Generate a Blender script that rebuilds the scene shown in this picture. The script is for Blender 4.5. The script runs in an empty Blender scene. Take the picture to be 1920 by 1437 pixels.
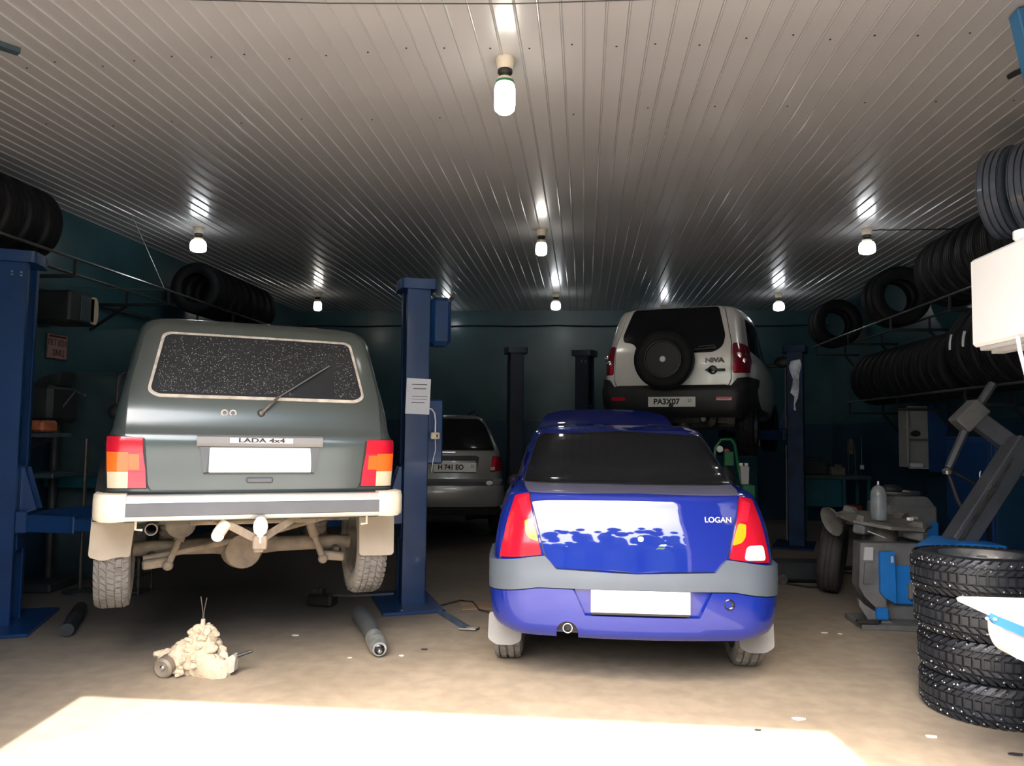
import bpy, bmesh, math, random
import numpy as np
from mathutils import Vector, Matrix, Euler
PI = math.pi
random.seed(7)
SC = bpy.context.scene
COL = SC.collection

# ------------------------------------------------------------------ camera, sky, sun, exposure
cam_d = bpy.data.cameras.new('camera')
cam_d.sensor_width = 36.0
cam_d.lens = 36.0 * 1441.0 / 1920.0
cam_d.clip_start = 0.05
cam = bpy.data.objects.new('camera', cam_d)
COL.objects.link(cam)
right = Vector((0.99558678, 0.0930783, 0.01197429))
up = Vector((-0.00591022, -0.06515481, 0.99785767))
fwd = Vector((-0.09365908, 0.99352468, 0.06431715))
m = Matrix((right, up, -fwd)).transposed().to_4x4()
m.translation = Vector((0, 0, 1.45))
cam.matrix_world = m
SC.camera = cam

SC.view_settings.view_transform = 'Standard'
SC.view_settings.look = 'None'
SC.view_settings.gamma = 1.0
SC.view_settings.use_curve_mapping = False
SC.view_settings.exposure = 0.14

world = bpy.data.worlds.new('sky')
SC.world = world
world.use_nodes = True
wn = world.node_tree
wn.nodes.clear()
w_out = wn.nodes.new('ShaderNodeOutputWorld')
w_bg = wn.nodes.new('ShaderNodeBackground')
w_sky = wn.nodes.new('ShaderNodeTexSky')
w_sky.sky_type = 'NISHITA'
w_sky.sun_disc = False
w_sky.sun_elevation = math.radians(52)
w_sky.sun_rotation = math.radians(186)
w_sky.dust_density = 5.0
w_bg.inputs['Strength'].default_value = 1.45
wn.links.new(w_sky.outputs[0], w_bg.inputs['Color'])
wn.links.new(w_bg.outputs[0], w_out.inputs[0])

sun_d = bpy.data.lights.new('sun', 'SUN')
sun_d.energy = 12.0
sun_d.angle = math.radians(0.6)
sun_d.color = (1.0, 0.95, 0.86)
sun = bpy.data.objects.new('sun', sun_d)
COL.objects.link(sun)
sdir = Vector((-0.12, 1.0, -1.30)).normalized()
sun.rotation_euler = sdir.to_track_quat('-Z', 'Y').to_euler()
sun.location = (1, -8, 14)

# ------------------------------------------------------------------ helpers
def mat(name, col, rough=0.5, metal=0.0, coat=0.0, var=0.0, scale=6.0, bump=0.0, bscale=None,
        col2=None, thr=(0.45, 0.65), spec=0.5, coat_rough=0.08, coat_ior=1.5):
    ma = bpy.data.materials.new(name)
    ma.use_nodes = True
    nt = ma.node_tree
    b = nt.nodes['Principled BSDF']
    b.inputs['Roughness'].default_value = rough
    b.inputs['Metallic'].default_value = metal
    b.inputs['Coat Weight'].default_value = coat
    b.inputs['Coat Roughness'].default_value = coat_rough
    b.inputs['Specular IOR Level'].default_value = spec
    b.inputs['Coat IOR'].default_value = coat_ior
    tc = nt.nodes.new('ShaderNodeTexCoord')
    nz = nt.nodes.new('ShaderNodeTexNoise')
    nz.inputs['Scale'].default_value = scale
    nz.inputs['Detail'].default_value = 5.0
    nt.links.new(tc.outputs['Object'], nz.inputs['Vector'])
    rp = nt.nodes.new('ShaderNodeValToRGB')
    c = list(col) + [1.0]
    if col2 is None:
        lo = [v * (1 - var) for v in col] + [1.0]
        hi = [min(1, v * (1 + var)) for v in col] + [1.0]
        rp.color_ramp.elements[0].position = 0.3
        rp.color_ramp.elements[1].position = 0.7
    else:
        lo, hi = c, list(col2) + [1.0]
        rp.color_ramp.elements[0].position = thr[0]
        rp.color_ramp.elements[1].position = thr[1]
    rp.color_ramp.elements[0].color = lo
    rp.color_ramp.elements[1].color = hi
    nt.links.new(nz.outputs['Fac'], rp.inputs['Fac'])
    nt.links.new(rp.outputs['Color'], b.inputs['Base Color'])
    if bump:
        n2 = nt.nodes.new('ShaderNodeTexNoise')
        n2.inputs['Scale'].default_value = bscale or scale * 6
        n2.inputs['Detail'].default_value = 4.0
        nt.links.new(tc.outputs['Object'], n2.inputs['Vector'])
        bp = nt.nodes.new('ShaderNodeBump')
        bp.inputs['Strength'].default_value = bump
        bp.inputs['Distance'].default_value = 0.01
        nt.links.new(n2.outputs['Fac'], bp.inputs['Height'])
        nt.links.new(bp.outputs['Normal'], b.inputs['Normal'])
    return ma

def emis(name, col, strength):
    ma = bpy.data.materials.new(name)
    ma.use_nodes = True
    b = ma.node_tree.nodes['Principled BSDF']
    b.inputs['Base Color'].default_value = (*col, 1)
    b.inputs['Emission Color'].default_value = (*col, 1)
    b.inputs['Emission Strength'].default_value = strength
    return ma

class MB:
    """collects one mesh"""
    def __init__(s):
        s.v, s.f = [], []
    def add(s, vs, fs):
        o = len(s.v)
        s.v += [tuple(p) for p in vs]
        s.f += [tuple(i + o for i in f) for f in fs]
        return s
    def box(s, c, size, rot=None, b=0.0):
        hx, hy, hz = (d / 2 for d in size)
        if b <= 0:
            vs = [Vector((x, y, z)) for x in (-hx, hx) for y in (-hy, hy) for z in (-hz, hz)]
            fs = [(0, 1, 3, 2), (4, 6, 7, 5), (0, 4, 5, 1), (2, 3, 7, 6), (0, 2, 6, 4), (1, 5, 7, 3)]
        else:
            b = min(b, hx * .95, hy * .95, hz * .95)
            vs, idx = [], {}
            for sx in (-1, 1):
                for sy in (-1, 1):
                    for sz in (-1, 1):
                        for a in range(3):
                            d = [hx - b, hy - b, hz - b]
                            d[a] = (hx, hy, hz)[a]
                            idx[(sx, sy, sz, a)] = len(vs)
                            vs.append(Vector((sx * d[0], sy * d[1], sz * d[2])))
            fs = []
            for a in range(3):
                o1, o2 = [i for i in range(3) if i != a]
                for sg in (-1, 1):
                    q = []
                    for u, w in ((-1, -1), (1, -1), (1, 1), (-1, 1)):
                        k = [0, 0, 0]; k[a] = sg; k[o1] = u; k[o2] = w
                        q.append(idx[(*k, a)])
                    fs.append(tuple(q))
                for u in (-1, 1):
                    for w in (-1, 1):
                        k0 = [0, 0, 0]; k0[a] = -1; k0[o1] = u; k0[o2] = w
                        k1 = list(k0); k1[a] = 1
                        fs.append((idx[(*k0, o1)], idx[(*k1, o1)], idx[(*k1, o2)], idx[(*k0, o2)]))
            for sx in (-1, 1):
                for sy in (-1, 1):
                    for sz in (-1, 1):
                        fs.append(tuple(idx[(sx, sy, sz, a)] for a in range(3)))
        R = rot.to_matrix() if isinstance(rot, Euler) else rot
        C = Vector(c)
        return s.add([(R @ p if R is not None else p) + C for p in vs], fs)
    def tube(s, pts, r, seg=10, caps=True):
        pts = [Vector(p) for p in pts]
        rs = r if isinstance(r, (list, tuple)) else [r] * len(pts)
        vs, fs = [], []
        prev = None
        for i, p in enumerate(pts):
            t = (pts[min(i + 1, len(pts) - 1)] - pts[max(i - 1, 0)]).normalized()
            if prev is None:
                a = Vector((0, 0, 1)) if abs(t.z) < .9 else Vector((1, 0, 0))
                u = t.cross(a).normalized()
            else:
                u = (prev - t * prev.dot(t)).normalized()
            prev = u
            w = t.cross(u)
            for k in range(seg):
                an = 2 * PI * k / seg
                vs.append(p + (u * math.cos(an) + w * math.sin(an)) * rs[i])
        for i in range(len(pts) - 1):
            for k in range(seg):
                k2 = (k + 1) % seg
                fs.append((i * seg + k, i * seg + k2, (i + 1) * seg + k2, (i + 1) * seg + k))
        if caps:
            fs.append(tuple(range(seg))[::-1])
            fs.append(tuple((len(pts) - 1) * seg + k for k in range(seg)))
        return s.add(vs, fs)
    def bar(s, p0, p1, w, h, upv=(0, 0, 1), b=0.0):
        p0, p1 = Vector(p0), Vector(p1)
        t = p1 - p0
        L = t.length
        t.normalize()
        u = Vector(upv)
        sd = t.cross(u).normalized()
        u = sd.cross(t)
        R = Matrix((sd, t, u)).transposed()
        return s.box((p0 + p1) / 2, (w, L, h), R, b)
    def lathe(s, prof, c=(0, 0, 0), axis='z', seg=32, closed=False):
        """prof: (r, h) along the axis"""
        n = len(prof)
        vs, fs = [], []
        for k in range(seg):
            an = 2 * PI * k / seg
            ca, sa = math.cos(an), math.sin(an)
            for r, h in prof:
                if axis == 'z': q = (r * ca, r * sa, h)
                elif axis == 'x': q = (h, r * ca, r * sa)
                else: q = (r * ca, h, r * sa)
                vs.append(Vector(q) + Vector(c))
        for k in range(seg):
            k2 = (k + 1) % seg
            for i in range(n if closed else n - 1):
                i2 = (i + 1) % n
                fs.append((k * n + i, k2 * n + i, k2 * n + i2, k * n + i2))
        if not closed:
            if prof[0][0] > 1e-6: fs.append(tuple(k * n for k in range(seg))[::-1])
            if prof[-1][0] > 1e-6: fs.append(tuple(k * n + n - 1 for k in range(seg)))
        return s.add(vs, fs)
    def prism(s, poly, d0, d1, axis='y', M=None):
        """poly in the plane across axis, extruded d0..d1"""
        n = len(poly)
        vs = []
        for d in (d0, d1):
            for a, b in poly:
                p = {'y': (a, d, b), 'x': (d, a, b), 'z': (a, b, d)}[axis]
                vs.append(M @ Vector(p) if M is not None else Vector(p))
        fs = [tuple(range(n)), tuple(range(2 * n - 1, n - 1, -1))]
        for i in range(n):
            j = (i + 1) % n
            fs.append((i, i + n, j + n, j))
        return s.add(vs, fs)
    def sphere(s, c, r, seg=16, rings=10, sc=(1, 1, 1)):
        prof = [(max(1e-7, r * math.sin(PI * i / rings)), -r * math.cos(PI * i / rings)) for i in range(rings + 1)]
        n0 = len(s.v)
        s.lathe(prof, (0, 0, 0), 'z', seg)
        for i in range(n0, len(s.v)):
            p = s.v[i]
            s.v[i] = (p[0] * sc[0] + c[0], p[1] * sc[1] + c[1], p[2] * sc[2] + c[2])
        return s
    def build(s, name, ma, parent=None, loc=None, rot=None, ang=35, merge=True):
        me = bpy.data.meshes.new(name)
        me.from_pydata(s.v, [], s.f)
        bm = bmesh.new(); bm.from_mesh(me)
        if merge: bmesh.ops.remove_doubles(bm, verts=bm.verts, dist=1e-5)
        bmesh.ops.recalc_face_normals(bm, faces=bm.faces)
        bm.to_mesh(me); bm.free()
        return link(name, me, ma, parent, loc, rot, ang)

def link(name, me, ma, parent=None, loc=None, rot=None, ang=35):
    if ma is not None:
        me.materials.clear(); me.materials.append(ma)
    if ang:
        me.polygons.foreach_set('use_smooth', [True] * len(me.polygons))
        me.set_sharp_from_angle(angle=math.radians(ang))
    o = bpy.data.objects.new(name, me)
    COL.objects.link(o)
    if parent is not None: o.parent = parent
    if loc is not None: o.location = loc
    if rot is not None: o.rotation_euler = rot
    return o

def thing(name, label, cat, loc=(0, 0, 0), rz=0.0, group=None):
    o = bpy.data.objects.new(name, None)
    o.empty_display_size = 0.1
    COL.objects.link(o)
    o.location = loc
    o.rotation_euler = (0, 0, rz)
    return tag(o, label, cat, group)

def tag(o, label, cat, group=None):
    o['label'] = label; o['category'] = cat
    if group: o['group'] = group
    return o

def struct(o):
    o['kind'] = 'structure'
    return o

def copy_tree(o, parent=None):
    c = o.copy(); COL.objects.link(c)
    if parent is not None: c.parent = parent
    for ch in list(o.children): copy_tree(ch, c)
    return c

def text(body, size, ma, name, parent, loc, rot=(PI / 2, 0, 0), ext=0.002, sx=1.0, shear=0.0, bold=0.0):
    cu = bpy.data.curves.new(name, 'FONT')
    cu.body = body; cu.size = size; cu.extrude = ext; cu.offset = bold
    cu.align_x = 'CENTER'; cu.align_y = 'CENTER'; cu.shear = shear
    o = bpy.data.objects.new(name, cu); COL.objects.link(o)
    dg = bpy.context.evaluated_depsgraph_get()
    me = bpy.data.meshes.new_from_object(o.evaluated_get(dg))
    bpy.data.objects.remove(o)
    t = link(name, me, ma, parent, loc, rot, 0)
    t.scale = (sx, 1, 1)
    return t

def rpoly(pts, r, seg=4):
    """round the corners of a polygon"""
    out, n = [], len(pts)
    for i in range(n):
        p = Vector((*pts[i], 0)); a = Vector((*pts[i - 1], 0)); c = Vector((*pts[(i + 1) % n], 0))
        rr = r[i] if isinstance(r, (list, tuple)) else r
        d1, d2 = a - p, c - p
        k = min(rr, d1.length * .45, d2.length * .45)
        q1, q2 = p + d1.normalized() * k, p + d2.normalized() * k
        if k < 1e-5:
            out.append((p.x, p.y)); continue
        for j in range(seg + 1):
            t = j / seg
            w = q1 * (1 - t) ** 2 + p * 2 * t * (1 - t) + q2 * t * t
            out.append((w.x, w.y))
    return out

def rrect(x0, x1, z0, z1, r=0.02, seg=4):
    return rpoly([(x0, z0), (x1, z0), (x1, z1), (x0, z1)], r, seg)

def mirror(poly):
    return [(-a, b) for a, b in poly][::-1]

def pchip(xs, ys):
    xs, ys = np.array(xs, float), np.array(ys, float)
    h = np.diff(xs); d = np.diff(ys) / h
    mm = np.zeros(len(xs))
    mm[0], mm[-1] = d[0], d[-1]
    for i in range(1, len(xs) - 1):
        if d[i - 1] * d[i] > 0:
            w1, w2 = 2 * h[i] + h[i - 1], h[i] + 2 * h[i - 1]
            mm[i] = (w1 + w2) / (w1 / d[i - 1] + w2 / d[i])
    def f(x):
        x = min(max(x, xs[0]), xs[-1])
        i = min(int(np.searchsorted(xs, x, 'right')) - 1, len(xs) - 2)
        t = (x - xs[i]) / h[i]
        return float((1 + 2 * t) * (1 - t) ** 2 * ys[i] + t * (1 - t) ** 2 * h[i] * mm[i]
                     + t * t * (3 - 2 * t) * ys[i + 1] + t * t * (t - 1) * h[i] * mm[i + 1])
    return f

class Body:
    """car shell as stacked plan outlines; x right, y forward from the tail, z up"""
    def __init__(s, keys, tr=.06, tf=.08, cx=.2, cy=.3, bow=.04, zs=None):
        zz = [k[0] for k in keys]
        s.hw, s.yr, s.yf = (pchip(zz, [k[i] for k in keys]) for i in (1, 2, 3))
        s.tr, s.tf, s.cx, s.cy, s.bow = tr, tf, cx, cy, bow
        s.z0, s.z1 = zz[0], zz[-1]
        s.zs = sorted(set(zz) | set(np.linspace(s.z0, s.z1, 46).round(4)))
    def par(s, z):
        hw, yr, yf = s.hw(z), s.yr(z), s.yf(z)
        k = min(1, hw / .6, (yf - yr) / 1.2)
        cx, cy, bow = s.cx * k, s.cy * k, s.bow * k
        return hw, yr, yf, hw * (1 - s.tr), cx, cy, bow
    def prof(s, t, w, cx, cy, bow):
        t0 = 1 - cx / w
        y = bow * t * t
        if t > t0:
            u = min(1, (t - t0) / (1 - t0))
            y += cy * (1 - math.sqrt(max(0, 1 - u * u)))
        return y
    def rear(s, x, z):
        hw, yr, yf, w, cx, cy, bow = s.par(z)
        x = abs(x)
        if x <= w: return yr + s.prof(x / w, w, cx, cy, bow)
        y0, ym = yr + bow + cy, (yr + yf) / 2
        return ym - (ym - y0) * math.sqrt(max(0, (1 - min(1, x / hw)) / s.tr))
    def side(s, y, z):
        hw, yr, yf, w, cx, cy, bow = s.par(z)
        y0, y1, ym = yr + bow + cy, yf - bow - cy, (yr + yf) / 2
        if y < ym: return hw * (1 - s.tr * min(1, max(0, (ym - y) / (ym - y0))) ** 2)
        return hw * (1 - s.tf * min(1, max(0, (y - ym) / (y1 - ym))) ** 2)
    def ring(s, z, n=16, ns=14):
        hw, yr, yf, w, cx, cy, bow = s.par(z)
        wf = hw * (1 - s.tf)
        h = [(w * math.sin(PI / 2 * i / n),) for i in range(n + 1)]
        h = [(x, yr + s.prof(x / w, w, cx, cy, bow)) for (x,) in h]
        y0, y1, ym = yr + bow + cy, yf - bow - cy, (yr + yf) / 2
        for i in range(1, ns):
            y = y0 + (y1 - y0) * i / ns
            h.append((s.side(y, z), y))
        f = [(wf * math.sin(PI / 2 * i / n)) for i in range(n, -1, -1)]
        h += [(x, yf - s.prof(x / wf, wf, cx, cy, bow)) for x in f]
        return h + [(-x, y) for x, y in h[-2:0:-1]]
    def mesh(s, n=16, ns=14):
        mb = MB()
        rs = [[(x, y, z) for x, y in s.ring(z, n, ns)] for z in s.zs]
        k = len(rs[0])
        fs = []
        for i in range(len(rs) - 1):
            for j in range(k):
                j2 = (j + 1) % k
                fs.append((i * k + j, i * k + j2, (i + 1) * k + j2, (i + 1) * k + j))
        half = k // 2
        for base in (0, (len(rs) - 1) * k):       # caps as quad strips
            for j in range(half):
                a, b, c, d = j, j + 1, k - j - 1, (k - j) % k
                q = [base + t for t in dict.fromkeys((a, b, c, d))]
                if len(q) >= 3: fs.append(tuple(q))
        mb.add([p for r in rs for p in r], fs)
        return mb
    def nrm(s, x, z, e=.004):
        gx = (s.rear(x + e, z) - s.rear(x - e, z)) / (2 * e)
        gz = (s.rear(x, z + e) - s.rear(x, z - e)) / (2 * e)
        return Vector((max(-6, min(6, gx)), -1, max(-6, min(6, gz)))).normalized()
    def at(s, x, z, off=0.0):
        return Vector((x, s.rear(x, z), z)) + s.nrm(x, z) * off
    def grid(s, mb, rows, off, th, fn=None):
        n, k = len(rows), len(rows[0])
        fr, bk = [], []
        for row in rows:
            for x, z in row:
                if fn: p, nn = fn(x, z)
                else: p, nn = Vector((x, s.rear(x, z), z)), s.nrm(x, z)
                fr.append(p + nn * off); bk.append(p + nn * (off - th))
        o = n * k
        fs = []
        for i in range(n - 1):
            for j in range(k - 1):
                q = (i * k + j, i * k + j + 1, (i + 1) * k + j + 1, (i + 1) * k + j)
                fs += [q, tuple(t + o for t in q[::-1])]
        edge = [j for j in range(k)] + [i * k + k - 1 for i in range(1, n)] + \
               [(n - 1) * k + j for j in range(k - 2, -1, -1)] + [i * k for i in range(n - 2, 0, -1)]
        for a, b in zip(edge, edge[1:] + edge[:1]): fs.append((a, b, b + o, a + o))
        return mb.add(fr + bk, fs)
    def patch(s, mb, poly, off=.006, th=.02, n=12, m=14, fn=None):
        """polygon (x, z), one span per height, laid on the tail"""
        zs = [p[1] for p in poly]
        e = (max(zs) - min(zs)) * 1e-4
        lv = sorted(set([round(z, 4) for z in zs] + list(np.linspace(min(zs), max(zs), n + 1).round(4))))
        lv = [min(max(z, min(zs) + e), max(zs) - e) for z in lv]
        rows = []
        for z in lv:
            xs = []
            for (a, b), (c, d) in zip(poly, poly[1:] + poly[:1]):
                if (b - z) * (d - z) < 0 or (b == z) != (d == z):
                    xs.append(a + (c - a) * (z - b) / (d - b))
            if len(xs) < 2: continue
            x0, x1 = min(xs), max(xs)
            rows.append([(x0 + (x1 - x0) * j / m, z) for j in range(m + 1)])
        return s.grid(mb, rows, off, th, fn)
    def cols(s, mb, xs, lo, hi, off=.006, th=.02, n=6):
        """patch given as a lower and an upper edge over x"""
        rows = [[(x, lo(x) + (hi(x) - lo(x)) * i / n) for x in xs] for i in range(n + 1)]
        return s.grid(mb, rows, off, th)
    def sidepatch(s, mb, poly, sg, off=.006, th=.02, n=10, m=12):
        def fn(y, z):
            e = .004
            x = s.side(y, z)
            gy = (s.side(y + e, z) - s.side(y - e, z)) / (2 * e)
            gz = (s.side(y, z + e) - s.side(y, z - e)) / (2 * e)
            return Vector((sg * x, y, z)), Vector((sg, -gy, -gz)).normalized()
        return s.patch(mb, poly, off, th, n, m, fn)

def lin(*kp):
    xs, ys = [k[0] for k in kp], [k[1] for k in kp]
    return lambda x: float(np.interp(x, xs, ys))

def shell(B, name, ma, parent, hubs, wr, wz, depth=.26):
    """the body with round wheel wells cut out"""
    o = B.mesh().build(name, ma, parent)
    cut = MB()
    for y in hubs:
        for sg in (-1, 1):
            x1 = sg * (B.hw(wz) + .12); x0 = sg * (B.hw(wz) - depth)
            n = 28
            poly = [(y + wr * math.cos(2 * PI * k / n), wz + wr * math.sin(2 * PI * k / n)) for k in range(n)]
            cut.prism(poly, x0, x1, 'x')
    c = cut.build('cutter', ma, parent, ang=0)
    md = o.modifiers.new('wells', 'BOOLEAN')
    md.operation = 'DIFFERENCE'; md.solver = 'EXACT'; md.object = c
    dg = bpy.context.evaluated_depsgraph_get(); dg.update()
    me = bpy.data.meshes.new_from_object(o.evaluated_get(dg))
    o.modifiers.clear()
    o.data = me
    me.materials.clear(); me.materials.append(ma)
    me.polygons.foreach_set('use_smooth', [True] * len(me.polygons))
    me.set_sharp_from_angle(angle=math.radians(30))
    bpy.data.objects.remove(c)
    return o

# ------------------------------------------------------------------ materials
WALL = mat('wall_paint', (.034, .100, .122), .32, var=.22, scale=1.6, bump=.15, bscale=14, coat=.25, coat_rough=.2)
DADO = mat('dado_paint', (.012, .05, .095), .35, var=.25, scale=2.0, bump=.12, bscale=14)
PANEL = mat('ceiling_plastic', (.42, .41, .405), .42, var=.03, scale=2, coat=.9, coat_rough=.2)
BACKING = mat('backing_board', (.16, .16, .16), .8)
PLASTER = mat('plaster', (.45, .43, .38), .8, var=.15, scale=3, bump=.2)
GROUND = mat('outside_concrete', (.35, .335, .31), .9, var=.15, scale=1.2, bump=.3)
TREE = mat('tree_leaves', (.15, .22, .12), .8, var=.5, scale=3)
CREAM = mat('cream_plastic', (.62, .55, .42), .45, var=.1)
DARKMETAL = mat('dark_metal', (.05, .048, .045), .45, metal=.6, var=.3)
GREEN_BAND = mat('green_print', (.03, .16, .07), .4)
BULB = emis('lit_bulb', (.93, .97, 1.0), 12.0)
BULBW = emis('lit_bulb_warm', (1.0, .96, .86), 12.0)
LIFT = mat('lift_blue_paint', (.006, .038, .13), .33, var=.18, scale=3, coat=.3, bump=.05)
LIFTD = mat('lift_dark_blue_paint', (.011, .022, .05), .4, var=.25, scale=3)
STEEL = mat('bare_steel', (.42, .42, .42), .3, metal=.9, var=.15)
STEELD = mat('greasy_steel', (.13, .12, .11), .45, metal=.7, var=.35, scale=12)
BLACK = mat('black_plastic', (.014, .014, .015), .5, var=.3)
BLACKG = mat('black_gloss', (.008, .008, .009), .15)
RUBBER = mat('rubber', (.0085, .009, .0105), .6, spec=.22, var=.3, scale=9, bump=.15)
RUBBERB = mat('tyre_rubber_clean', (.020, .022, .026), .42, var=.25, scale=14, bump=.1)
RUBBERG = mat('dusty_rubber', (.17, .16, .145), .85, var=.25, scale=14, bump=.2)
RUBBERG2 = mat('dusty_sidewall', (.25, .225, .19), .9, var=.2, scale=10, bump=.2)
STUD = mat('stud_metal', (.75, .77, .8), .25, metal=.7)
ALLOY = mat('alloy', (.62, .63, .65), .22, metal=.9, var=.08)
RIMBLK = mat('black_rim', (.02, .02, .022), .4, metal=.3)
WHITE = mat('white_paint', (.82, .82, .80), .4)
PAPER = mat('paper', (.72, .75, .84), .7, var=.03)
PINK = mat('pink_card', (.40, .24, .22), .6, var=.08)
INK = mat('dark_ink', (.03, .025, .03), .7)
INKR = mat('maroon_ink', (.07, .015, .018), .7)
MUD = mat('dry_mud', (.60, .50, .36), .95, var=.22, scale=22, bump=.8, bscale=70)
RUST = mat('muddy_steel', (.22, .175, .13), .85, var=.35, scale=9, bump=.4)
RUSTD = mat('dusty_steel', (.15, .13, .105), .8, var=.4, scale=10, bump=.4)
FLAP = mat('dusty_mudflap', (.36, .31, .245), .9, var=.12, scale=4, bump=.2)
FLAPG = mat('grey_mudflap', (.23, .23, .23), .85, var=.12, scale=4)
NIVA = mat('dark_green_metallic', (.062, .078, .074), .33, metal=.45, coat=.8, var=.08, scale=3, coat_rough=.12)
GLASSD = mat('tinted_glass', (.010, .011, .013), .08, spec=.22)
GLASSP = mat('tinted_glass_dusty', (.022, .023, .025), .35, spec=.15, var=.1)
SPECK = mat('dried_specks', (.30, .295, .28), .9)
GASKET = mat('dusty_gasket', (.48, .43, .36), .75, var=.3, scale=20)
LENSR = mat('red_lens', (.46, .006, .022), .22, coat=.5, var=.08)
LENSR2 = mat('red_lens_bright', (.58, .014, .038), .22, coat=.5)
LENSO = mat('orange_lens', (.85, .13, .015), .22, coat=.5, var=.06)
LENSY = mat('amber_lens', (.95, .33, .01), .2, coat=.5, var=.12, scale=16)
LENSC = mat('clear_lens', (.62, .50, .34), .3, coat=.4)
LENSW = mat('white_lens', (.80, .72, .70), .2, coat=.5)
LENSD = mat('dark_red_lens', (.22, .006, .022), .15, coat=.6)
BUMPA = mat('bumper_aluminium', (.66, .655, .63), .28, metal=.55, var=.06)
BUMPC = mat('bumper_cap_plastic', (.66, .60, .47), .5, var=.06)
STRIP = mat('bumper_rubber_strip', (.10, .105, .115), .35, var=.1)
GREYP = mat('grey_plastic', (.20, .195, .19), .45, var=.06)
BLUE = mat('blue_car_paint', (.008, .021, .225), .4, coat=1.0, var=.05, scale=2, coat_rough=.03, coat_ior=1.66, spec=.0)
BLUED = mat('dusty_blue_paint', (.10, .10, .16), .6, var=.12, scale=9, coat=.2)
BAND = mat('grey_bumper_plastic', (.085, .105, .13), .5, var=.08, scale=3)
CHROME = mat('chrome', (.75, .76, .78), .12, metal=1.0)
SILVER = mat('silver_car_paint', (.80, .79, .76), .34, metal=.2, coat=.8, var=.03)
GREYC = mat('grey_car_paint', (.24, .245, .245), .3, metal=.3, coat=.8, var=.04)
GREEN = mat('green_paint', (.008, .15, .055), .4, var=.15)
REDP = mat('red_plastic', (.55, .03, .06), .4)
CHBLUE = mat('machine_blue_paint', (.012, .17, .52), .4, var=.12, scale=4)
CHGREY = mat('machine_grey_paint', (.14, .14, .135), .55, var=.25, scale=7, bump=.15)
CHDUST = mat('dusty_table_steel', (.17, .16, .14), .7, var=.3, scale=8, bump=.3, metal=.3)
TEAL = mat('teal_cabinet_paint', (.012, .10, .14), .4, var=.15)
CABW = mat('cabinet_grey_white', (.42, .42, .42), .5, var=.08)
CABB = mat('cabinet_blue', (.012, .055, .19), .4, var=.1)
SILH = mat('dark_machine_paint', (.020, .024, .026), .5, var=.3)
SILH2 = mat('slate_machine_paint', (.045, .075, .085), .45, var=.2)
BOTTLE = mat('cloudy_bottle_plastic', (.55, .60, .60), .22, var=.25, scale=14)
BOTTLE.node_tree.nodes['Principled BSDF'].inputs['Transmission Weight'].default_value = .75
POSTW = mat('worn_post_paint', (.007, .028, .085), .5, var=.4, scale=5, spec=.25)

def floor_mat():
    ma = bpy.data.materials.new('garage_concrete')
    ma.use_nodes = True
    nt = ma.node_tree; N = nt.nodes; L = nt.links
    b = N['Principled BSDF']
    b.inputs['Roughness'].default_value = .72
    tc = N.new('ShaderNodeTexCoord')
    def noise(sc, det=6, dist=0):
        n = N.new('ShaderNodeTexNoise'); n.inputs['Scale'].default_value = sc
        n.inputs['Detail'].default_value = det; n.inputs['Distortion'].default_value = dist
        L.new(tc.outputs['Object'], n.inputs['Vector']); return n
    def ramp(src, p0, p1, c0, c1):
        r = N.new('ShaderNodeValToRGB')
        r.color_ramp.elements[0].position = p0; r.color_ramp.elements[1].position = p1
        r.color_ramp.elements[0].color = c0; r.color_ramp.elements[1].color = c1
        L.new(src, r.inputs['Fac']); return r
    base = ramp(noise(.9, 8, .6).outputs['Fac'], .3, .7, (.31, .255, .19, 1), (.41, .345, .26, 1))
    fine = ramp(noise(9, 8).outputs['Fac'], .35, .65, (.86, .86, .86, 1), (1.05, 1.04, 1.02, 1))
    m1 = N.new('ShaderNodeMix'); m1.data_type = 'RGBA'; m1.blend_type = 'MULTIPLY'
    m1.inputs[0].default_value = 1
    L.new(base.outputs[0], m1.inputs[6]); L.new(fine.outputs[0], m1.inputs[7])
    # darker tone deeper in the workshop and strongest under the left-hand lift
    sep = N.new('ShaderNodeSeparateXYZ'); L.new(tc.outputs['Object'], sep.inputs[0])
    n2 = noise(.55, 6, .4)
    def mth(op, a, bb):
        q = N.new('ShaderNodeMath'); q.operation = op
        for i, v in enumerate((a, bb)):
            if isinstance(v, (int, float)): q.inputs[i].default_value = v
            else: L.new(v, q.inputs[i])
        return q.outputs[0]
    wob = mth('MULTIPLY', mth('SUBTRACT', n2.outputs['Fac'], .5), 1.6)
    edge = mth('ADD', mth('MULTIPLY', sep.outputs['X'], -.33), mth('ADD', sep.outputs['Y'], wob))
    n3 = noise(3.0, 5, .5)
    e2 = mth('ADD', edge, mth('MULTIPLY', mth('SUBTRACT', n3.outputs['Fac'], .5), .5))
    deep_tone = ramp(mth('DIVIDE', mth('SUBTRACT', e2, 5.2), 1.6), 0.0, 1.0, (0, 0, 0, 1), (1, 1, 1, 1))
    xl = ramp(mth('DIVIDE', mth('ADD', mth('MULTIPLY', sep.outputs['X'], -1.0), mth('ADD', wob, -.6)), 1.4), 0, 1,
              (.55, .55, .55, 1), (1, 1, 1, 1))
    msk = mth('MULTIPLY', mth('MULTIPLY', deep_tone.outputs[0], xl.outputs[0]), .85)
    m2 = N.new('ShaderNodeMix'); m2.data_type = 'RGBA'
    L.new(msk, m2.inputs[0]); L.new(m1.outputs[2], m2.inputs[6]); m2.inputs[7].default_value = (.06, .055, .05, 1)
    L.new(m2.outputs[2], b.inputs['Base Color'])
    bp = N.new('ShaderNodeBump'); bp.inputs['Strength'].default_value = .10; bp.inputs['Distance'].default_value = .01
    L.new(noise(30, 6).outputs['Fac'], bp.inputs['Height']); L.new(bp.outputs[0], b.inputs['Normal'])
    return ma
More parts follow.
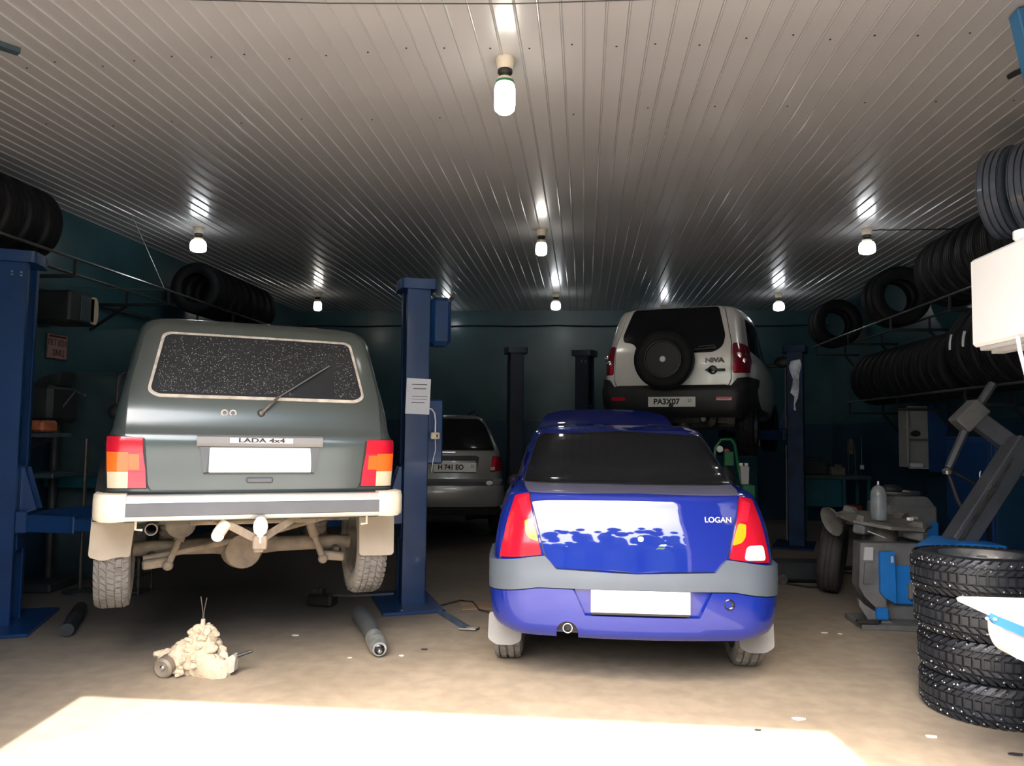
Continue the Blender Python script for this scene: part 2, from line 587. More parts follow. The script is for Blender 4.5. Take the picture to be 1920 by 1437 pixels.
FLOOR = floor_mat()

# ------------------------------------------------------------------ the room
XL, XR, YF, YB, H = -5.26, 4.27, 1.7, 13.75, 3.65
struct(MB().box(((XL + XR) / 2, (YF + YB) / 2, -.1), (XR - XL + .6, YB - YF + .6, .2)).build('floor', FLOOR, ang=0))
g = struct(MB().box((0, -15, -.12), (70, 32.8, .2)).build('ground', GROUND, ang=0))
cl = struct(MB().box(((XL + XR) / 2, (YF + YB) / 2, H + .12), (XR - XL + .6, YB - YF + .6, .16)).build('ceiling', BACKING, ang=0))
PW = .1191
hw_ = PW / 2
pp = [(-hw_, .007), (-hw_ + .0008, .001), (-hw_ + .0016, -.0048), (-hw_ + .0035, -.0078), (-hw_ + .0065, -.0088), (-hw_ + .0095, -.0074), (-hw_ + .0120, -.0026), (-hw_ + .0130, .0),
      (-hw_ + .017, .0), (0, -.0008), (hw_ - .003, .0), (hw_ - .0006, .002), (hw_, .007)]
pv, pf = [], []
for yy in (YF, YB):
    pv += [(a, yy, b) for a, b in pp]
k = len(pp)
pf = [(i, i + 1, i + 1 + k, i + k) for i in range(k - 1)]
pm = bpy.data.meshes.new('ceiling_panel'); pm.from_pydata(pv, [], pf)
npan = int(round((XR - XL) / PW))
for i in range(npan):
    o = link('ceiling_panel', pm, PANEL, cl, (XL + PW * (i + .5), 0, H), None, 20)
# screw heads along the two front battens
sb = MB().lathe([(.006, 0), (.006, -.003), (.003, -.005), (0, -.005)], seg=8)
sm = None
for yy, st in ((4.25, 2), (5.15, 4)):
    for i in range(3, npan - 2, st):
        if sm is None:
            so = sb.build('screw_head', DARKMETAL, cl); sm = so.data
        else: so = link('screw_head', sm, DARKMETAL, cl, None, None, 30)
        so.location = (XL + PW * (i + .5) + random.uniform(-.02, .02), yy + random.uniform(-.05, .05), H - .001)

def wall(name, c, size):
    w = struct(MB().box(c, size).build(name, WALL, ang=0))
    return w
wall('wall_back', ((XL + XR) / 2, YB + .1, H / 2), (XR - XL + .4, .2, H + .2))
wall('wall_left', (XL - .1, (YF + YB) / 2, H / 2), (.2, YB - YF, H + .2))
wall('wall_right', (XR + .1, (YF + YB) / 2, H / 2), (.2, YB - YF, H + .2))
DZ = 1.66
struct(MB().box(((XL + XR) / 2, YB - .004, DZ / 2), (XR - XL, .008, DZ)).build('trim_1', DADO, ang=0))
struct(MB().box((XL + .004, (YF + YB) / 2, DZ / 2), (.008, YB - YF - .02, DZ)).build('trim_2', DADO, ang=0))
struct(MB().box((XR - .004, (YF + YB) / 2, DZ / 2), (.008, YB - YF - .02, DZ)).build('trim_3', DADO, ang=0))
wf = MB()
DX0, DX1, DH = -2.41, 1.51, 3.27
wf.box(((XL - .2 + DX0) / 2, YF - .1, H / 2), (DX0 - XL + .2, .2, H + .2))
wf.box(((XR + .2 + DX1) / 2, YF - .1, H / 2), (XR + .2 - DX1, .2, H + .2))
wf.box(((DX0 + DX1) / 2, YF - .1, (DH + H + .1) / 2), (DX1 - DX0, .2, H + .1 - DH))
struct(wf.build('wall_front', PLASTER, ang=0))
# light portal in the open gateway (guides sampling of the sky, gives no light itself)
pd = bpy.data.lights.new('gateway_portal', 'AREA'); pd.shape = 'RECTANGLE'
pd.size = DX1 - DX0; pd.size_y = DH; pd.cycles.is_portal = True
po = bpy.data.objects.new('gateway_portal', pd); COL.objects.link(po)
po.location = ((DX0 + DX1) / 2, YF - .2, DH / 2); po.rotation_euler = (PI / 2, 0, 0)
# trees across the yard (seen as reflections in the paint)
tb = MB()
rt = random.Random(3)
for i in range(46):
    x = -24 + i * 1.05 + rt.uniform(-.6, .6)
    if -.2 < (x - 3.0) < 0: continue
    h = 1.75 * (rt.uniform(1.5, 2.3) + (.7 if rt.random() < .35 else 0) + .9 * math.exp(-((x - 3) / 6) ** 2))
    for j in range(9):
        tb.sphere((x + rt.uniform(-.8, .8), -19 + rt.uniform(-2, 2), h * (.2 + .2 * j) + rt.uniform(-.2, .2)),
                  rt.uniform(.8, 1.3) * (1.3 - .10 * j), 8, 6)
o = tb.build('foliage', TREE); o['kind'] = 'stuff'
tag(o, 'belt of green bushes and trees across the yard outside the gate', 'trees')

# ------------------------------------------------------------------ ceiling lamps
def lamp(x, y, label, ln=.20, r=.066, warm=False, long=False):
    t = thing('ceiling_lamp', label, 'lamp', (x, y, H), 0, 'bare bulbs on the ceiling')
    MB().lathe([(.055, 0.0), (.058, -.012), (.05, -.05), (.046, -.072), (.0, -.072)], seg=20).build('lamp_holder', CREAM, t)
    MB().lathe([(.044, -.07), (.044, -.09), (.03, -.102), (.03, -.115), (0, -.115)], seg=18).build('socket', DARKMETAL, t)
    MB().lathe([(.03, -.112), (.05, -.125), (.052, -.15), (0, -.15)], seg=18).build('bulb_base', CREAM, t)
    if long: MB().lathe([(.0525, -.139), (.0535, -.142), (.0535, -.152), (.0525, -.155), (0, -.155)], seg=18).build('printed_band', GREEN_BAND, t)
    z0 = -.15
    pr = [(0, z0), (r * .8, z0 - .002), (r * .93, z0 - .02), (r, z0 - .045), (r, z0 - ln * .72), (r * .93, z0 - ln * .88), (r * .6, z0 - ln * .98), (0, z0 - ln)]
    MB().lathe(pr, seg=24).build('bulb', BULBW if warm else BULB, t, ang=60)
    return t
lamp(-.475, 4.37, 'large lit bulb nearest the gate, with a green printed band', .185, .062, True, True)
lamp(-.472, 8.2, 'middle lit bulb hanging near the centre of the ceiling, in line above the blue car', .135, .062, True)
lamp(-.452, 11.95, 'lit bulb in the centre row close to the back wall', .125, .075)
lamp(-4.205, 7.92, 'lit bulb above the wall heater on the left side', .125, .085)
lamp(-4.255, 11.85, 'lit bulb deep in the left row, above the roof of the dark green car', .145, .062, True)
lamp(2.965, 8.32, 'lit bulb nearer of the two in the right row, beside the tyre racks', .125, .082)
lamp(2.985, 12.1, 'lit bulb at the far end of the right row, beside the silver car roof', .125, .082)
lamp(-2.43, 13.25, 'lit bulb close to the back wall beside the middle lift post', .09, .06)
lamp(1.36, 13.25, 'lit bulb close to the back wall hidden behind the raised silver car', .1, .06)

def cable(name, label, pts, r, ma, cat='cable'):
    return tag(MB().tube(pts, r, 6).build(name, ma), label, cat)
cable('ceiling_cable', 'dark cable clipped along the ceiling from the right lamp to the wall',
      [(2.99 + i * .062, 8.34 + .01 * math.sin(i * 2), H - .012 - .004 * (i % 2)) for i in range(21)], .007, BLACK)
cable('ceiling_cable', 'thin dark cable stretched across the ceiling above the gate end',
      [(-2.9, 3.50, 3.62), (-2.06, 3.573, 3.615), (-1.3, 3.648, 3.605), (-.37, 3.72, 3.605), (.6, 3.76, 3.62)], .003, BLACK)
cable('wall_cable', 'black cable running level along the back wall near the ceiling',
      [(XL + .05 + (XR - XL - .1) * i / 24, YB - .03, 3.37 + .008 * math.sin(i * 1.7)) for i in range(25)], .014, BLACK)

# ------------------------------------------------------------------ tyres
def carcass(R, W, rin, groove=.009, ribs=(-.30, -.1, .1, .30), seg=48):
    """closed hollow tyre section, axis z"""
    w = W
    tr = [(R - .004, -.36 * w)]
    Rg = R - groove
    for q in ribs:
        if groove > 0: tr += [(R, (q - .035) * w), (Rg, (q - .025) * w), (Rg, (q + .025) * w), (R, (q + .035) * w)]
    tr += [(R - .004, .36 * w)]
    mid = rin + (R - rin) * .45
    out = [(rin, -.36 * w), (rin + .012, -.42 * w), (mid, -.5 * w), (R - .035, -.475 * w), (R - .012, -.42 * w)] + tr + \
          [(R - .012, .42 * w), (R - .035, .475 * w), (mid, .5 * w), (rin + .012, .42 * w), (rin, .36 * w)]
    inn = [(rin + .008, .32 * w), (mid, .44 * w), (R - .03, .40 * w), (R - .022, 0), (R - .03, -.40 * w), (mid, -.44 * w), (rin + .008, -.32 * w)]
    return MB().lathe(out + inn, seg=seg, closed=True)

def blocks(R, W, ribs, n, depth=.010, gap=.22, skew=0.0, vee=0.0, stag=.5, seed=1):
    """tread blocks; ribs = list of (u0, u1) over the width"""
    mb = MB(); rr = random.Random(seed)
    for ri, (u0, u1) in enumerate(ribs):
        for k in range(n):
            a0 = 2 * PI * (k + (stag if ri % 2 else 0)) / n
            da = 2 * PI / n * (1 - gap) * rr.uniform(.9, 1.08)
            vs = []
            for rad in (R - depth, R):
                sh = .0 if rad < R else .06
                for u, e in ((u0, 1), (u1, -1)):
                    uu = (u + e * sh * (u1 - u0)) * W
                    off = skew * u + vee * abs(u)
                    drop = max(0, abs(u) - .33) * .10
                    for f in (0 + sh, 1 - sh):
                        an = a0 + da * f + off
                        r2 = rad - drop * (1 if rad >= R else .6)
                        vs.append((r2 * math.cos(an), r2 * math.sin(an), uu))
            mb.add(vs, [(4, 5, 7, 6), (0, 4, 6, 2), (1, 3, 7, 5), (0, 1, 5, 4), (2, 6, 7, 3)])
    return mb

CACHE = {}
def cached(key, fn, name, ma, parent, loc=None, rot=None, ang=35):
    if key not in CACHE:
        o = fn().build(name, ma, parent, loc, rot, ang)
        CACHE[key] = o.data
        return o
    o = bpy.data.objects.new(name, CACHE[key]); COL.objects.link(o)
    o.parent = parent
    if loc is not None: o.location = loc
    if rot is not None: o.rotation_euler = rot
    return o

def rim_mesh(r, w, spokes=5):
    mb = MB()
    mb.lathe([(r, -.42 * w), (r + .012, -.44 * w), (r + .012, -.40 * w), (r - .012, -.36 * w), (r - .03, -.1 * w), (r - .03, .2 * w), (r - .006, .36 * w),
              (r + .012, .40 * w), (r + .012, .44 * w), (r, .43 * w), (r - .018, .34 * w), (r - .04, .18 * w), (r - .04, -.1 * w), (r - .02, -.36 * w)], seg=40, closed=True)
    mb.lathe([(0, .30 * w), (.055, .29 * w), (.065, .24 * w), (.065, .10 * w), (0, .10 * w)], seg=20)
    for k in range(spokes):
        a = 2 * PI * k / spokes
        d = Vector((math.cos(a), math.sin(a), 0))
        mb.bar(d * .05 + Vector((0, 0, .19 * w)), d * (r - .03) + Vector((0, 0, .24 * w)), .055, .03, b=.006)
    return mb

def car_wheel(parent, x, y, z, key, R, W, rin, ribs, n, ma, ma_t, rim_ma, sg, **kw):
    """tyre (> tread, rim) of a car; axis along x, outer side to sg"""
    rot = (0, PI / 2 * sg, 0)
    t = cached(key + 'c', lambda: carcass(R - .008, W, rin, 0, ()), 'tyre', ma, parent, (x, y, z), rot)
    tr = cached(key + 't', lambda: blocks(R, W, ribs, n, **kw), 'tread', ma_t, t, ang=0)
    tr['kind'] = 'stuff'
    cached(key + 'r', lambda: rim_mesh(rin, W * .95), 'rim', rim_ma, t)
    return t

def slab(poly, y0, y1, ma, name, parent, rot=None, loc=None):
    return MB().prism(poly, y0, y1).build(name, ma, parent, loc, rot)

# ------------------------------------------------------------------ the blue saloon
lg = thing('sedan', 'blue four-door saloon with grey bumper band, standing on the floor with its bonnet up', 'car', (.285, 4.30, 0), .018)
LK = [(.335, .80, .10, 4.1), (.345, .82, .06, 4.15), (.38, .85, .03, 4.2), (.50, .868, .012, 4.23), (.62, .874, .01, 4.23), (.70, .876, .022, 4.22), (.78, .872, .030, 4.2), (.82, .868, .034, 4.16),
      (.86, .862, .041, 4.12), (.90, .855, .049, 4.0), (.94, .845, .059, 3.75), (.98, .835, .071, 3.3), (1.03, .815, .086, 3.15), (1.085, .790, .104, 3.08),
      (1.105, .778, .145, 3.06), (1.122, .762, .30, 3.04), (1.135, .752, .52, 3.02), (1.25, .722, .80, 2.8), (1.36, .692, 1.06, 2.6),
      (1.435, .664, 1.25, 2.42), (1.478, .635, 1.42, 2.3), (1.505, .57, 1.58, 2.2), (1.522, .42, 1.75, 2.1), (1.528, .2, 1.88, 2.0)]
LB = Body(LK, tr=.075, tf=.10, cx=.20, cy=.24, bow=.090)
shell(LB, 'body', BLUE, lg, (.80, 3.43), .335, .30)
# boot lid
lid = rpoly([(-.475, .70), (0, .688), (.475, .70), (.505, .80), (.585, 1.092), (0, 1.104), (-.585, 1.092)], [.06, 0, .06, .02, .01, 0, .01])
MB_ = MB()
seal = LB.patch(MB(), [(a * 1.012, b + (.004 if b > .9 else -.006)) for a, b in lid], .002, .01, 18, 20).build('boot_seal', BLACK, lg)
LB.patch(MB(), lid, .010, .025, 26, 26).build('boot_lid', BLUE, lg, ang=50)
LB.patch(MB(), [(-.60, 1.1065), (.60, 1.1065), (.655, 1.134), (-.655, 1.134)], .004, .01, 6, 24).build('boot_deck', BLUED, lg)
# rear screen
rw = rpoly([(-.655, 1.140), (.655, 1.140), (.585, 1.437), (0, 1.462), (-.585, 1.437)], [.02, .02, .05, 0, .05])
LB.patch(MB(), [(a * 1.02, 1.30 + (b - 1.30) * 1.045) for a, b in rw], .003, .01, 14, 20).build('screen_seal', BLACK, lg)
LB.patch(MB(), rw, .007, .012, 16, 22).build('rear_window', GLASSD, lg)
# tail lights
tl = rpoly([(.515, .768), (.752, .738), (.712, .945), (.672, 1.08), (.592, 1.095), (.566, .97), (.535, .85)], [.012, .012, .02, .012, .012, .02, .02])
am = rpoly([(.532, .838), (.586, .855), (.606, .885), (.612, .950), (.572, .957), (.548, .89)], .012)
rt_ = rpoly([(.577, .968), (.618, .962), (.652, 1.06), (.603, 1.078)], .010)
wl = rpoly([(.595, .762), (.715, .755), (.702, .838), (.612, .838)], .022)
for sg in (-1, 1):
    f = (lambda p: p) if sg > 0 else mirror
    t = LB.patch(MB(), f(tl), .012, .03, 20, 12).build('tail_light', LENSR, lg, ang=50)
    LB.patch(MB(), f(am), .017, .008, 10, 8).build('indicator_lens', LENSY, t)
    LB.patch(MB(), f(rt_), .016, .006, 8, 6).build('brake_lens', LENSR2, t)
    if sg > 0: LB.patch(MB(), f(wl), .019, .01, 8, 8).build('reverse_lens', LENSW, t)
# bumper: upper grey band and lower blue skin with plate recess and exhaust notch
XS = [.845 * math.sin(PI / 2 * i / 34) for i in range(-34, 35)]
bhi = lin((-.87, .700), (-.56, .757), (-.495, .764), (-.465, .735), (-.43, .694), (0, .680), (.43, .694), (.465, .735), (.495, .764), (.56, .757), (.87, .700))
blo = lin((-.87, .54), (-.53, .598), (0, .602), (.53, .598), (.87, .54))
XB = sorted(set(XS) | {-.495, -.465, -.43, .43, .465, .495})
LB.cols(MB(), XB, blo, bhi, .030, .05, 8).build('bumper_band', BAND, lg, ang=50)
def notch(x):
    z = .342 + .015 * (abs(x) > .78)
    d = abs(x + .368)
    if d < .060: z = max(z, .362 + math.sqrt(max(0, .060 ** 2 - d * d)))
    return z
bm_ = MB()
XN = sorted(set(XS + [-.368 + .060 * math.sin(PI / 2 * i / 8) for i in range(-8, 9)]))
xl = [x for x in XN if x <= -.34] ; xr = [x for x in XN if x >= .405]
rl = lin((.455, -.27), (.604, -.338)); rr_ = lin((.455, .345), (.606, .414))
def zl(x): return blo(x) - .006
xm = [-.338 + .752 * i / 24 for i in range(25)]
rec = lin((-.338, .598), (-.272, .458), (.345, .458), (.414, .598))
LB.cols(bm_, sorted(set(XN + xm + [-.272, .345])), notch, lambda x: min(zl(x), rec(x)) if -.338 <= x <= .414 else zl(x), .026, .05, 8)
bm_.build('bumper', BLUE, lg, ang=50)
LB.cols(MB(), xm, lin((-.338, .44), (.414, .44)), lin((-.338, .60), (.414, .60)), .0005, .004, 4).build('plate_recess', BLUE, lg)
XE = [-.368 + .075 * i / 8 for i in range(-8, 9)]
LB.cols(MB(), XE, lin((-1, .335), (1, .335)), lin((-1, .44), (1, .44)), .003, .006, 4).build('exhaust_shade', BLACK, lg)  # black sheet standing in for the shade inside the exhaust notch
plate = MB(); plate.box((.025, LB.rear(0, .53) - .024, .537), (.535, .008, .122), None, .003)
p = plate.build('license_plate', WHITE, lg)
MB().box((.025, LB.rear(0, .5) - .026, .472), (.53, .010, .012), None, .002).build('plate_holder', BLACK, p)
# lock, towing cover, exhaust, badge
y_ = LB.rear(.03, .873) - .012
MB().lathe([(0, -.008), (.016, -.007), (.02, 0), (.0, 0)], (.03, y_, .873), 'y', 18).build('boot_lock', CHROME, lg)
MB().lathe([(0, .004), (.018, .002), (.026, -.004), (.030, -.002), (.031, .004)], (.505, LB.rear(.5, .532) - .026, .53), 'y', 20).build('towing_eye_socket', BLACKG, lg)
MB().lathe([(.027, -.03), (.027, .5), (.023, .5), (.023, -.03)], (-.368, .06, .378), 'y', 20, closed=True).build('exhaust_pipe', CHROME, lg)
MB().lathe([(0, .03), (.022, .03), (.022, .04), (0, .04)], (-.368, .06, .378), 'y', 16).build('exhaust_bore', BLACK, lg)
b = text('LOGAN', .043, SILVER, 'lettering', lg, (.46, LB.rear(.46, .978) - .017, .978), (PI / 2 - .22, 0, .06), .003, 1.0)
for i, zz in enumerate((.838, .822)):
    LB.patch(MB(), [(.125 - .015 * i, zz - .005), (.165 - .01 * i, zz - .005), (.172 - .01 * i, zz + .005), (.14 - .015 * i, zz + .005)], .013, .004, 2, 3).build('emblem', CHROME, lg)
# wheels and flaps
for sg in (-1, 1):
    for y in (.80, 3.43):
        car_wheel(lg, sg * .745, y, .300, 'logan', .300, .185, .185, [(-.44, -.27), (-.235, -.03), (.03, .235), (.27, .44)], 40,
                  RUBBERG, RUBBERG, ALLOY, sg, gap=.05, depth=.009)
    fl = rpoly([(.64, .36), (.845, .36), (.852, .20), (.80, .165), (.70, .165), (.65, .19)], .02)
    slab(fl if sg > 0 else mirror(fl), .44, .455, FLAPG, 'mud_flap', lg)
ax = MB().tube([(-.65, .8, .29), (.65, .8, .29)], .04, 12).tube([(-.368, .5, .38), (-.3, .9, .3), (-.1, 3.0, .25)], .025, 8).box((0, 2.2, .26), (1.0, 3.0, .06))
ax.build('underbody', STEELD, lg)
# side glass, pillars, handles
for sg in (-1, 1):
    for poly in ([(1.45, 1.08), (1.95, 1.05), (1.95, 1.40), (1.62, 1.40)], [(2.0, 1.05), (2.78, 1.0), (2.42, 1.37), (2.0, 1.41)]):
        LB.sidepatch(MB(), rpoly(poly, .03), sg, .004, .01).build('side_window', GLASSD, lg)
    for y in (1.5, 2.4): MB().box((sg * (LB.side(y, .9) + .012), y, .9), (.03, .16, .03), None, .008).build('door_handle', BLACK, lg)
    mm_ = MB().sphere((sg * .87, 2.92, 1.0), .075, 14, 10, (1, .6, .8)).box((sg * .79, 2.92, 0.98), (.14, .05, .05), None, .01)
    mm_.build('wing_mirror', BLACK, lg)
fw = rpoly([(-.60, 1.02), (.60, 1.02), (.54, 1.40), (-.54, 1.40)], .04)
def front(x, z):
    hw, yr, yf, w, cx, cy, bow = LB.par(z)
    return Vector((x, yf - LB.prof(min(1, abs(x) / (hw * (1 - LB.tf))), hw * (1 - LB.tf), cx, cy, bow), z)), Vector((0, .75, .66))
LB.patch(MB(), fw, .008, .014, 8, 12, front).build('windscreen', GLASSD, lg)
# raised bonnet, hinged at the windscreen
hd = MB()
hp = rpoly([(-.72, 0), (.72, 0), (.70, .62), (.60, .96), (-.60, .96), (-.70, .62)], [.03, .03, .2, .16, .16, .2], 6)
rows = 14
def hood_pt(u, v):
    return Vector((u, v, .05 * (1 - (u / .72) ** 2) * min(1, v * 3) - .10 * max(0, v - .62) ** 2 / .12))
gp = []
zs = [.96 * i / rows for i in range(rows + 1)]
for z in zs:
    z = min(max(z, 1e-4), .9599)
    xs = [a + (c - a) * (z - b_) / (d_ - b_) for (a, b_), (c, d_) in zip(hp, hp[1:] + hp[:1]) if (b_ - z) * (d_ - z) < 0]
    gp.append([hood_pt(min(xs) + (max(xs) - min(xs)) * j / 16, z) for j in range(17)])
n_, k_ = len(gp), 17
vs = [p for r in gp for p in r] + [p - Vector((0, 0, .022)) for r in gp for p in r]
fs = []
o_ = n_ * k_
for i in range(n_ - 1):
    for j in range(k_ - 1):
        q = (i * k_ + j, i * k_ + j + 1, (i + 1) * k_ + j + 1, (i + 1) * k_ + j)
        fs += [q, tuple(t + o_ for t in q[::-1])]
eg = list(range(k_)) + [i * k_ + k_ - 1 for i in range(1, n_)] + [(n_ - 1) * k_ + j for j in range(k_ - 2, -1, -1)] + [i * k_ for i in range(n_ - 2, 0, -1)]
for a, b_ in zip(eg, eg[1:] + eg[:1]): fs.append((a, b_, b_ + o_, a + o_))
hd.add(vs, fs)
hd.build('bonnet', BLUE, lg, (0, 3.22, 1.0), (math.radians(50), 0, 0), 50)
MB().tube([(.55, 3.95, .92), (.45, 3.80, 1.66)], .006, 6).build('bonnet_stay', DARKMETAL, lg)

# ------------------------------------------------------------------ the dark green off-roader on the left-hand lift
nv = thing('off_roader', 'dusty dark green three-door off-roader raised on the left lift', 'car', (-1.841, 4.245, .455), .497)
nv.rotation_euler = Euler((.007, .007, .497))
NK = [(.47, .79, .10, 3.45), (.52, .815, .06, 3.5), (.60, .825, .035, 3.55), (.66, .830, .012, 3.6), (.80, .832, .008, 3.6), (.915, .826, .004, 3.58), (.955, .815, .012, 3.5),
      (.985, .805, .03, 3.2), (1.02, .80, .042, 2.62), (1.12, .785, .07, 2.5), (1.22, .765, .115, 2.4), (1.36, .74, .185, 2.27), (1.48, .72, .25, 2.17), (1.56, .705, .30, 2.1),
      (1.605, .685, .335, 2.05), (1.635, .645, .375, 2.0), (1.655, .56, .45, 1.9), (1.668, .40, .62, 1.75), (1.673, .2, .8, 1.5)]
NB = Body(NK, tr=.045, tf=.05, cx=.075, cy=.085, bow=.03)
shell(NB, 'body', NIVA, nv, (.70, 2.90), .40, .36)
lidp = rpoly([(-.56, .655), (.56, .655), (.575, .69), (.598, .935), (.698, .945), (.690, 1.20), (.632, 1.55), (.56, 1.600), (-.56, 1.600), (-.632, 1.55), (-.690, 1.20), (-.698, .945), (-.598, .935), (-.575, .69)],
             [.01, .01, .0, .01, .01, .03, .04, .03, .03, .04, .03, .01, .01, 0])
NB.patch(MB(), [(a * 1.012, 1.13 + (b - 1.13) * 1.008) for a, b in lidp], .0015, .008, 30, 30).build('tailgate_seal', BLACK, nv)
tg = NB.patch(MB(), lidp, .010, .02, 40, 32).build('tailgate', NIVA, nv, ang=50)
gk = rpoly([(-.555, 1.160), (.555, 1.160), (.605, 1.19), (.545, 1.53), (.51, 1.545), (-.51, 1.545), (-.545, 1.53), (-.605, 1.19)], [.04, .04, .04, .03, .02, .02, .03, .04])
gw = rpoly([(-.545, 1.176), (.545, 1.176), (.588, 1.20), (.530, 1.515), (.50, 1.530), (-.50, 1.530), (-.530, 1.515), (-.588, 1.20)], [.04, .04, .04, .03, .02, .02, .03, .04])
gko = NB.patch(MB(), gk, .017, .012, 20, 24).build('window_gasket', GASKET, nv)
NB.patch(MB(), gw, .0195, .008, 20, 24).build('rear_window', GLASSP, nv)
rs_ = random.Random(11)
sp = MB()
for i in range(1900):
    x = rs_.uniform(-.56, .56); z = 1.19 + .33 * rs_.random() ** 1.35
    if abs(x) > .575 - (z - 1.2) * .17 or (x > .18 and z < 1.23 + (x - .1) * .55 and x < .42): continue
    s_ = rs_.uniform(.0007, .0021)
    c_ = NB.at(x, z, .0198)
    sp.add([c_ + Vector((-s_, 0, -s_)), c_ + Vector((s_, 0, -s_ * .6)), c_ + Vector((s_ * .5, -.0006, s_)), c_ + Vector((-s_, 0, s_ * .7))], [(0, 1, 2, 3)])
spo = sp.build('dried_mud_specks', SPECK, nv, ang=0, merge=False); spo['kind'] = 'stuff'
# wiper
wp = [NB.at(x, z, o) for x, z, o in ((-.002, 1.086, .02), (.04, 1.12, .045), (.09, 1.165, .05))]
w_ = MB().tube(wp, [.013, .010, .007], 8).sphere(NB.at(-.002, 1.086, .015), .022, 12, 8)
w_ = w_.build('wiper', STEELD, nv)
q0, q1 = NB.at(.09, 1.165, .045), NB.at(.395, 1.375, .035)
MB().bar(q0, q1, .006, .010, (0, -1, 0)).build('wiper_blade', STEEL, w_)
# lights: four-field lamps
for sg in (-1, 1):
    f = (lambda p: p) if sg > 0 else mirror
    t = NB.patch(MB(), f(rpoly([(.574, .662), (.778, .662), (.790, .948), (.600, .948)], .012)), .006, .03, 14, 14).build('tail_light', BLACK, nv)
    for nm, ma, pl in (('brake_lens', LENSR, [(.606, .862), (.775, .862), (.779, .940), (.610, .940)]),
                       ('indicator_lens', LENSO, [(.674, .756), (.770, .756), (.775, .861), (.677, .861)]),
                       ('side_lens', LENSO, [(.620, .766), (.673, .766), (.676, .850), (.624, .850)]),
                       ('red_lens', LENSR2, [(.582, .668), (.671, .668), (.6735, .755), (.589, .755)]),
                       ('reverse_lens', LENSC, [(.672, .668), (.764, .668), (.769, .755), (.674, .755)])):
        NB.patch(MB(), f(pl), .012, .008, 6, 8).build(nm, ma, t)
    NB.patch(MB(), f([(.589, .756), (.674, .756), (.677, .861), (.606, .861)]), .0105, .006, 6, 6).build('red_lens', LENSR2, t)
# plate, light bar with lettering, latch, badge
NB.patch(MB(), rpoly([(-.312, .752), (.308, .752), (.32, .897), (-.318, .897)], .015), .0125, .004, 6, 10).build('plate_recess', NIVA, nv)
for sg in (-1, 1):
    MB().prism([(sg * .322, .895), (sg * .272, .895), (sg * .286, .752), (sg * .30, .752)], NB.rear(0, .82) - .034, NB.rear(0, .82)).build('recess_cheek', STRIP, nv)
MB().box((0, NB.rear(0, .75) - .016, .747), (.60, .022, .010), None, .004).build('recess_lip', NIVA, nv)
MB().box((.005, NB.rear(0, .82) - .022, .822), (.555, .010, .140), None, .004).build('license_plate', WHITE, nv)
bar = MB().prism(rpoly([(-.036, .897), (-.046, .915), (-.042, .952), (-.012, .962), (.02, .955), (.02, .900)], .006), -.34, .34, 'x').build('plate_light_bar', GREYP, nv, (0, NB.rear(0, .93) - .004, 0))
plq = MB().box((.0, -.0475, .932), (.34, .003, .028), Euler((-.08, 0, 0))).build('name_plate', WHITE, bar)
text('LADA 4x4', .033, INK, 'lettering', plq, (0, -.0505, .932), (PI / 2, 0, 0), .001, 1.75, bold=.0012)
MB().box((0, NB.rear(0, .71) - .014, .708), (.146, .02, .034), None, .008).build('tailgate_latch', STRIP, nv)
for dx in (0, .045): MB().lathe([(.012, -.002), (.02, -.002), (.02, .002), (.012, .002)], (-.20 + dx, NB.rear(-.2, 1.085) - .012, 1.085), 'y', 14, closed=True).build('badge_remnant', GASKET, nv)
# bumper
yb = -.085
prof = rpoly([(yb, .598), (yb + .02, .634), (.02, .634), (.02, .50), (yb + .015, .497), (yb, .520)], .008, 3)
bp_ = MB().prism(prof, -.69, .69, 'x').build('rear_bumper', BUMPA, nv)
MB().box((0, yb - .004, .560), (1.375, .012, .072), None, .004).build('bumper_strip', STRIP, bp_)
for sg in (-1, 1):
    mb = MB()
    secs = [(.672, yb - .012, .02, .500, .640), (.74, yb - .012, .03, .496, .640), (.79, yb + .008, .06, .498, .642), (.826, yb + .06, .16, .505, .640), (.838, yb + .14, .26, .520, .632)]
    vs, fs = [], []
    for x, y0, y1, z0, z1 in secs:
        vs += [(sg * x, y0 + .012, z0), (sg * x, y0, z0 + .02), (sg * x, y0, z1 - .03), (sg * x, y0 + .025, z1), (sg * x, y1, z1), (sg * x, y1, z0)]
    for i in range(len(secs) - 1):
        for j in range(6):
            j2 = (j + 1) % 6
            fs.append((i * 6 + j, i * 6 + j2, (i + 1) * 6 + j2, (i + 1) * 6 + j))
    fs += [tuple(range(6)), tuple((len(secs) - 1) * 6 + j for j in range(6))]
    mb.add(vs, fs).build('bumper_end_cap', BUMPC, bp_, ang=40)
# valance and wheel-arch flares
MB().box((0, .07, .565), (1.5, .08, .12), None, .02).build('rear_valance', RUST, nv)
for sg in (-1, 1):
    for y in (.70, 2.90):
        n = 20; vs, fs = [], []
        for i in range(n + 1):
            a = PI * (.02 + .90 * i / n)
            for r, dx in ((.395, -.02), (.395, .035), (.425, .03), (.445, -.02)):
                vs.append((sg * (.825 + dx), y + r * math.cos(a), .36 + r * math.sin(a)))
        for i in range(n):
            for j in range(4):
                fs.append((i * 4 + j, i * 4 + (j + 1) % 4, (i + 1) * 4 + (j + 1) % 4, (i + 1) * 4 + j))
        MB().add(vs, fs).build('arch_flare', BLACK, nv)
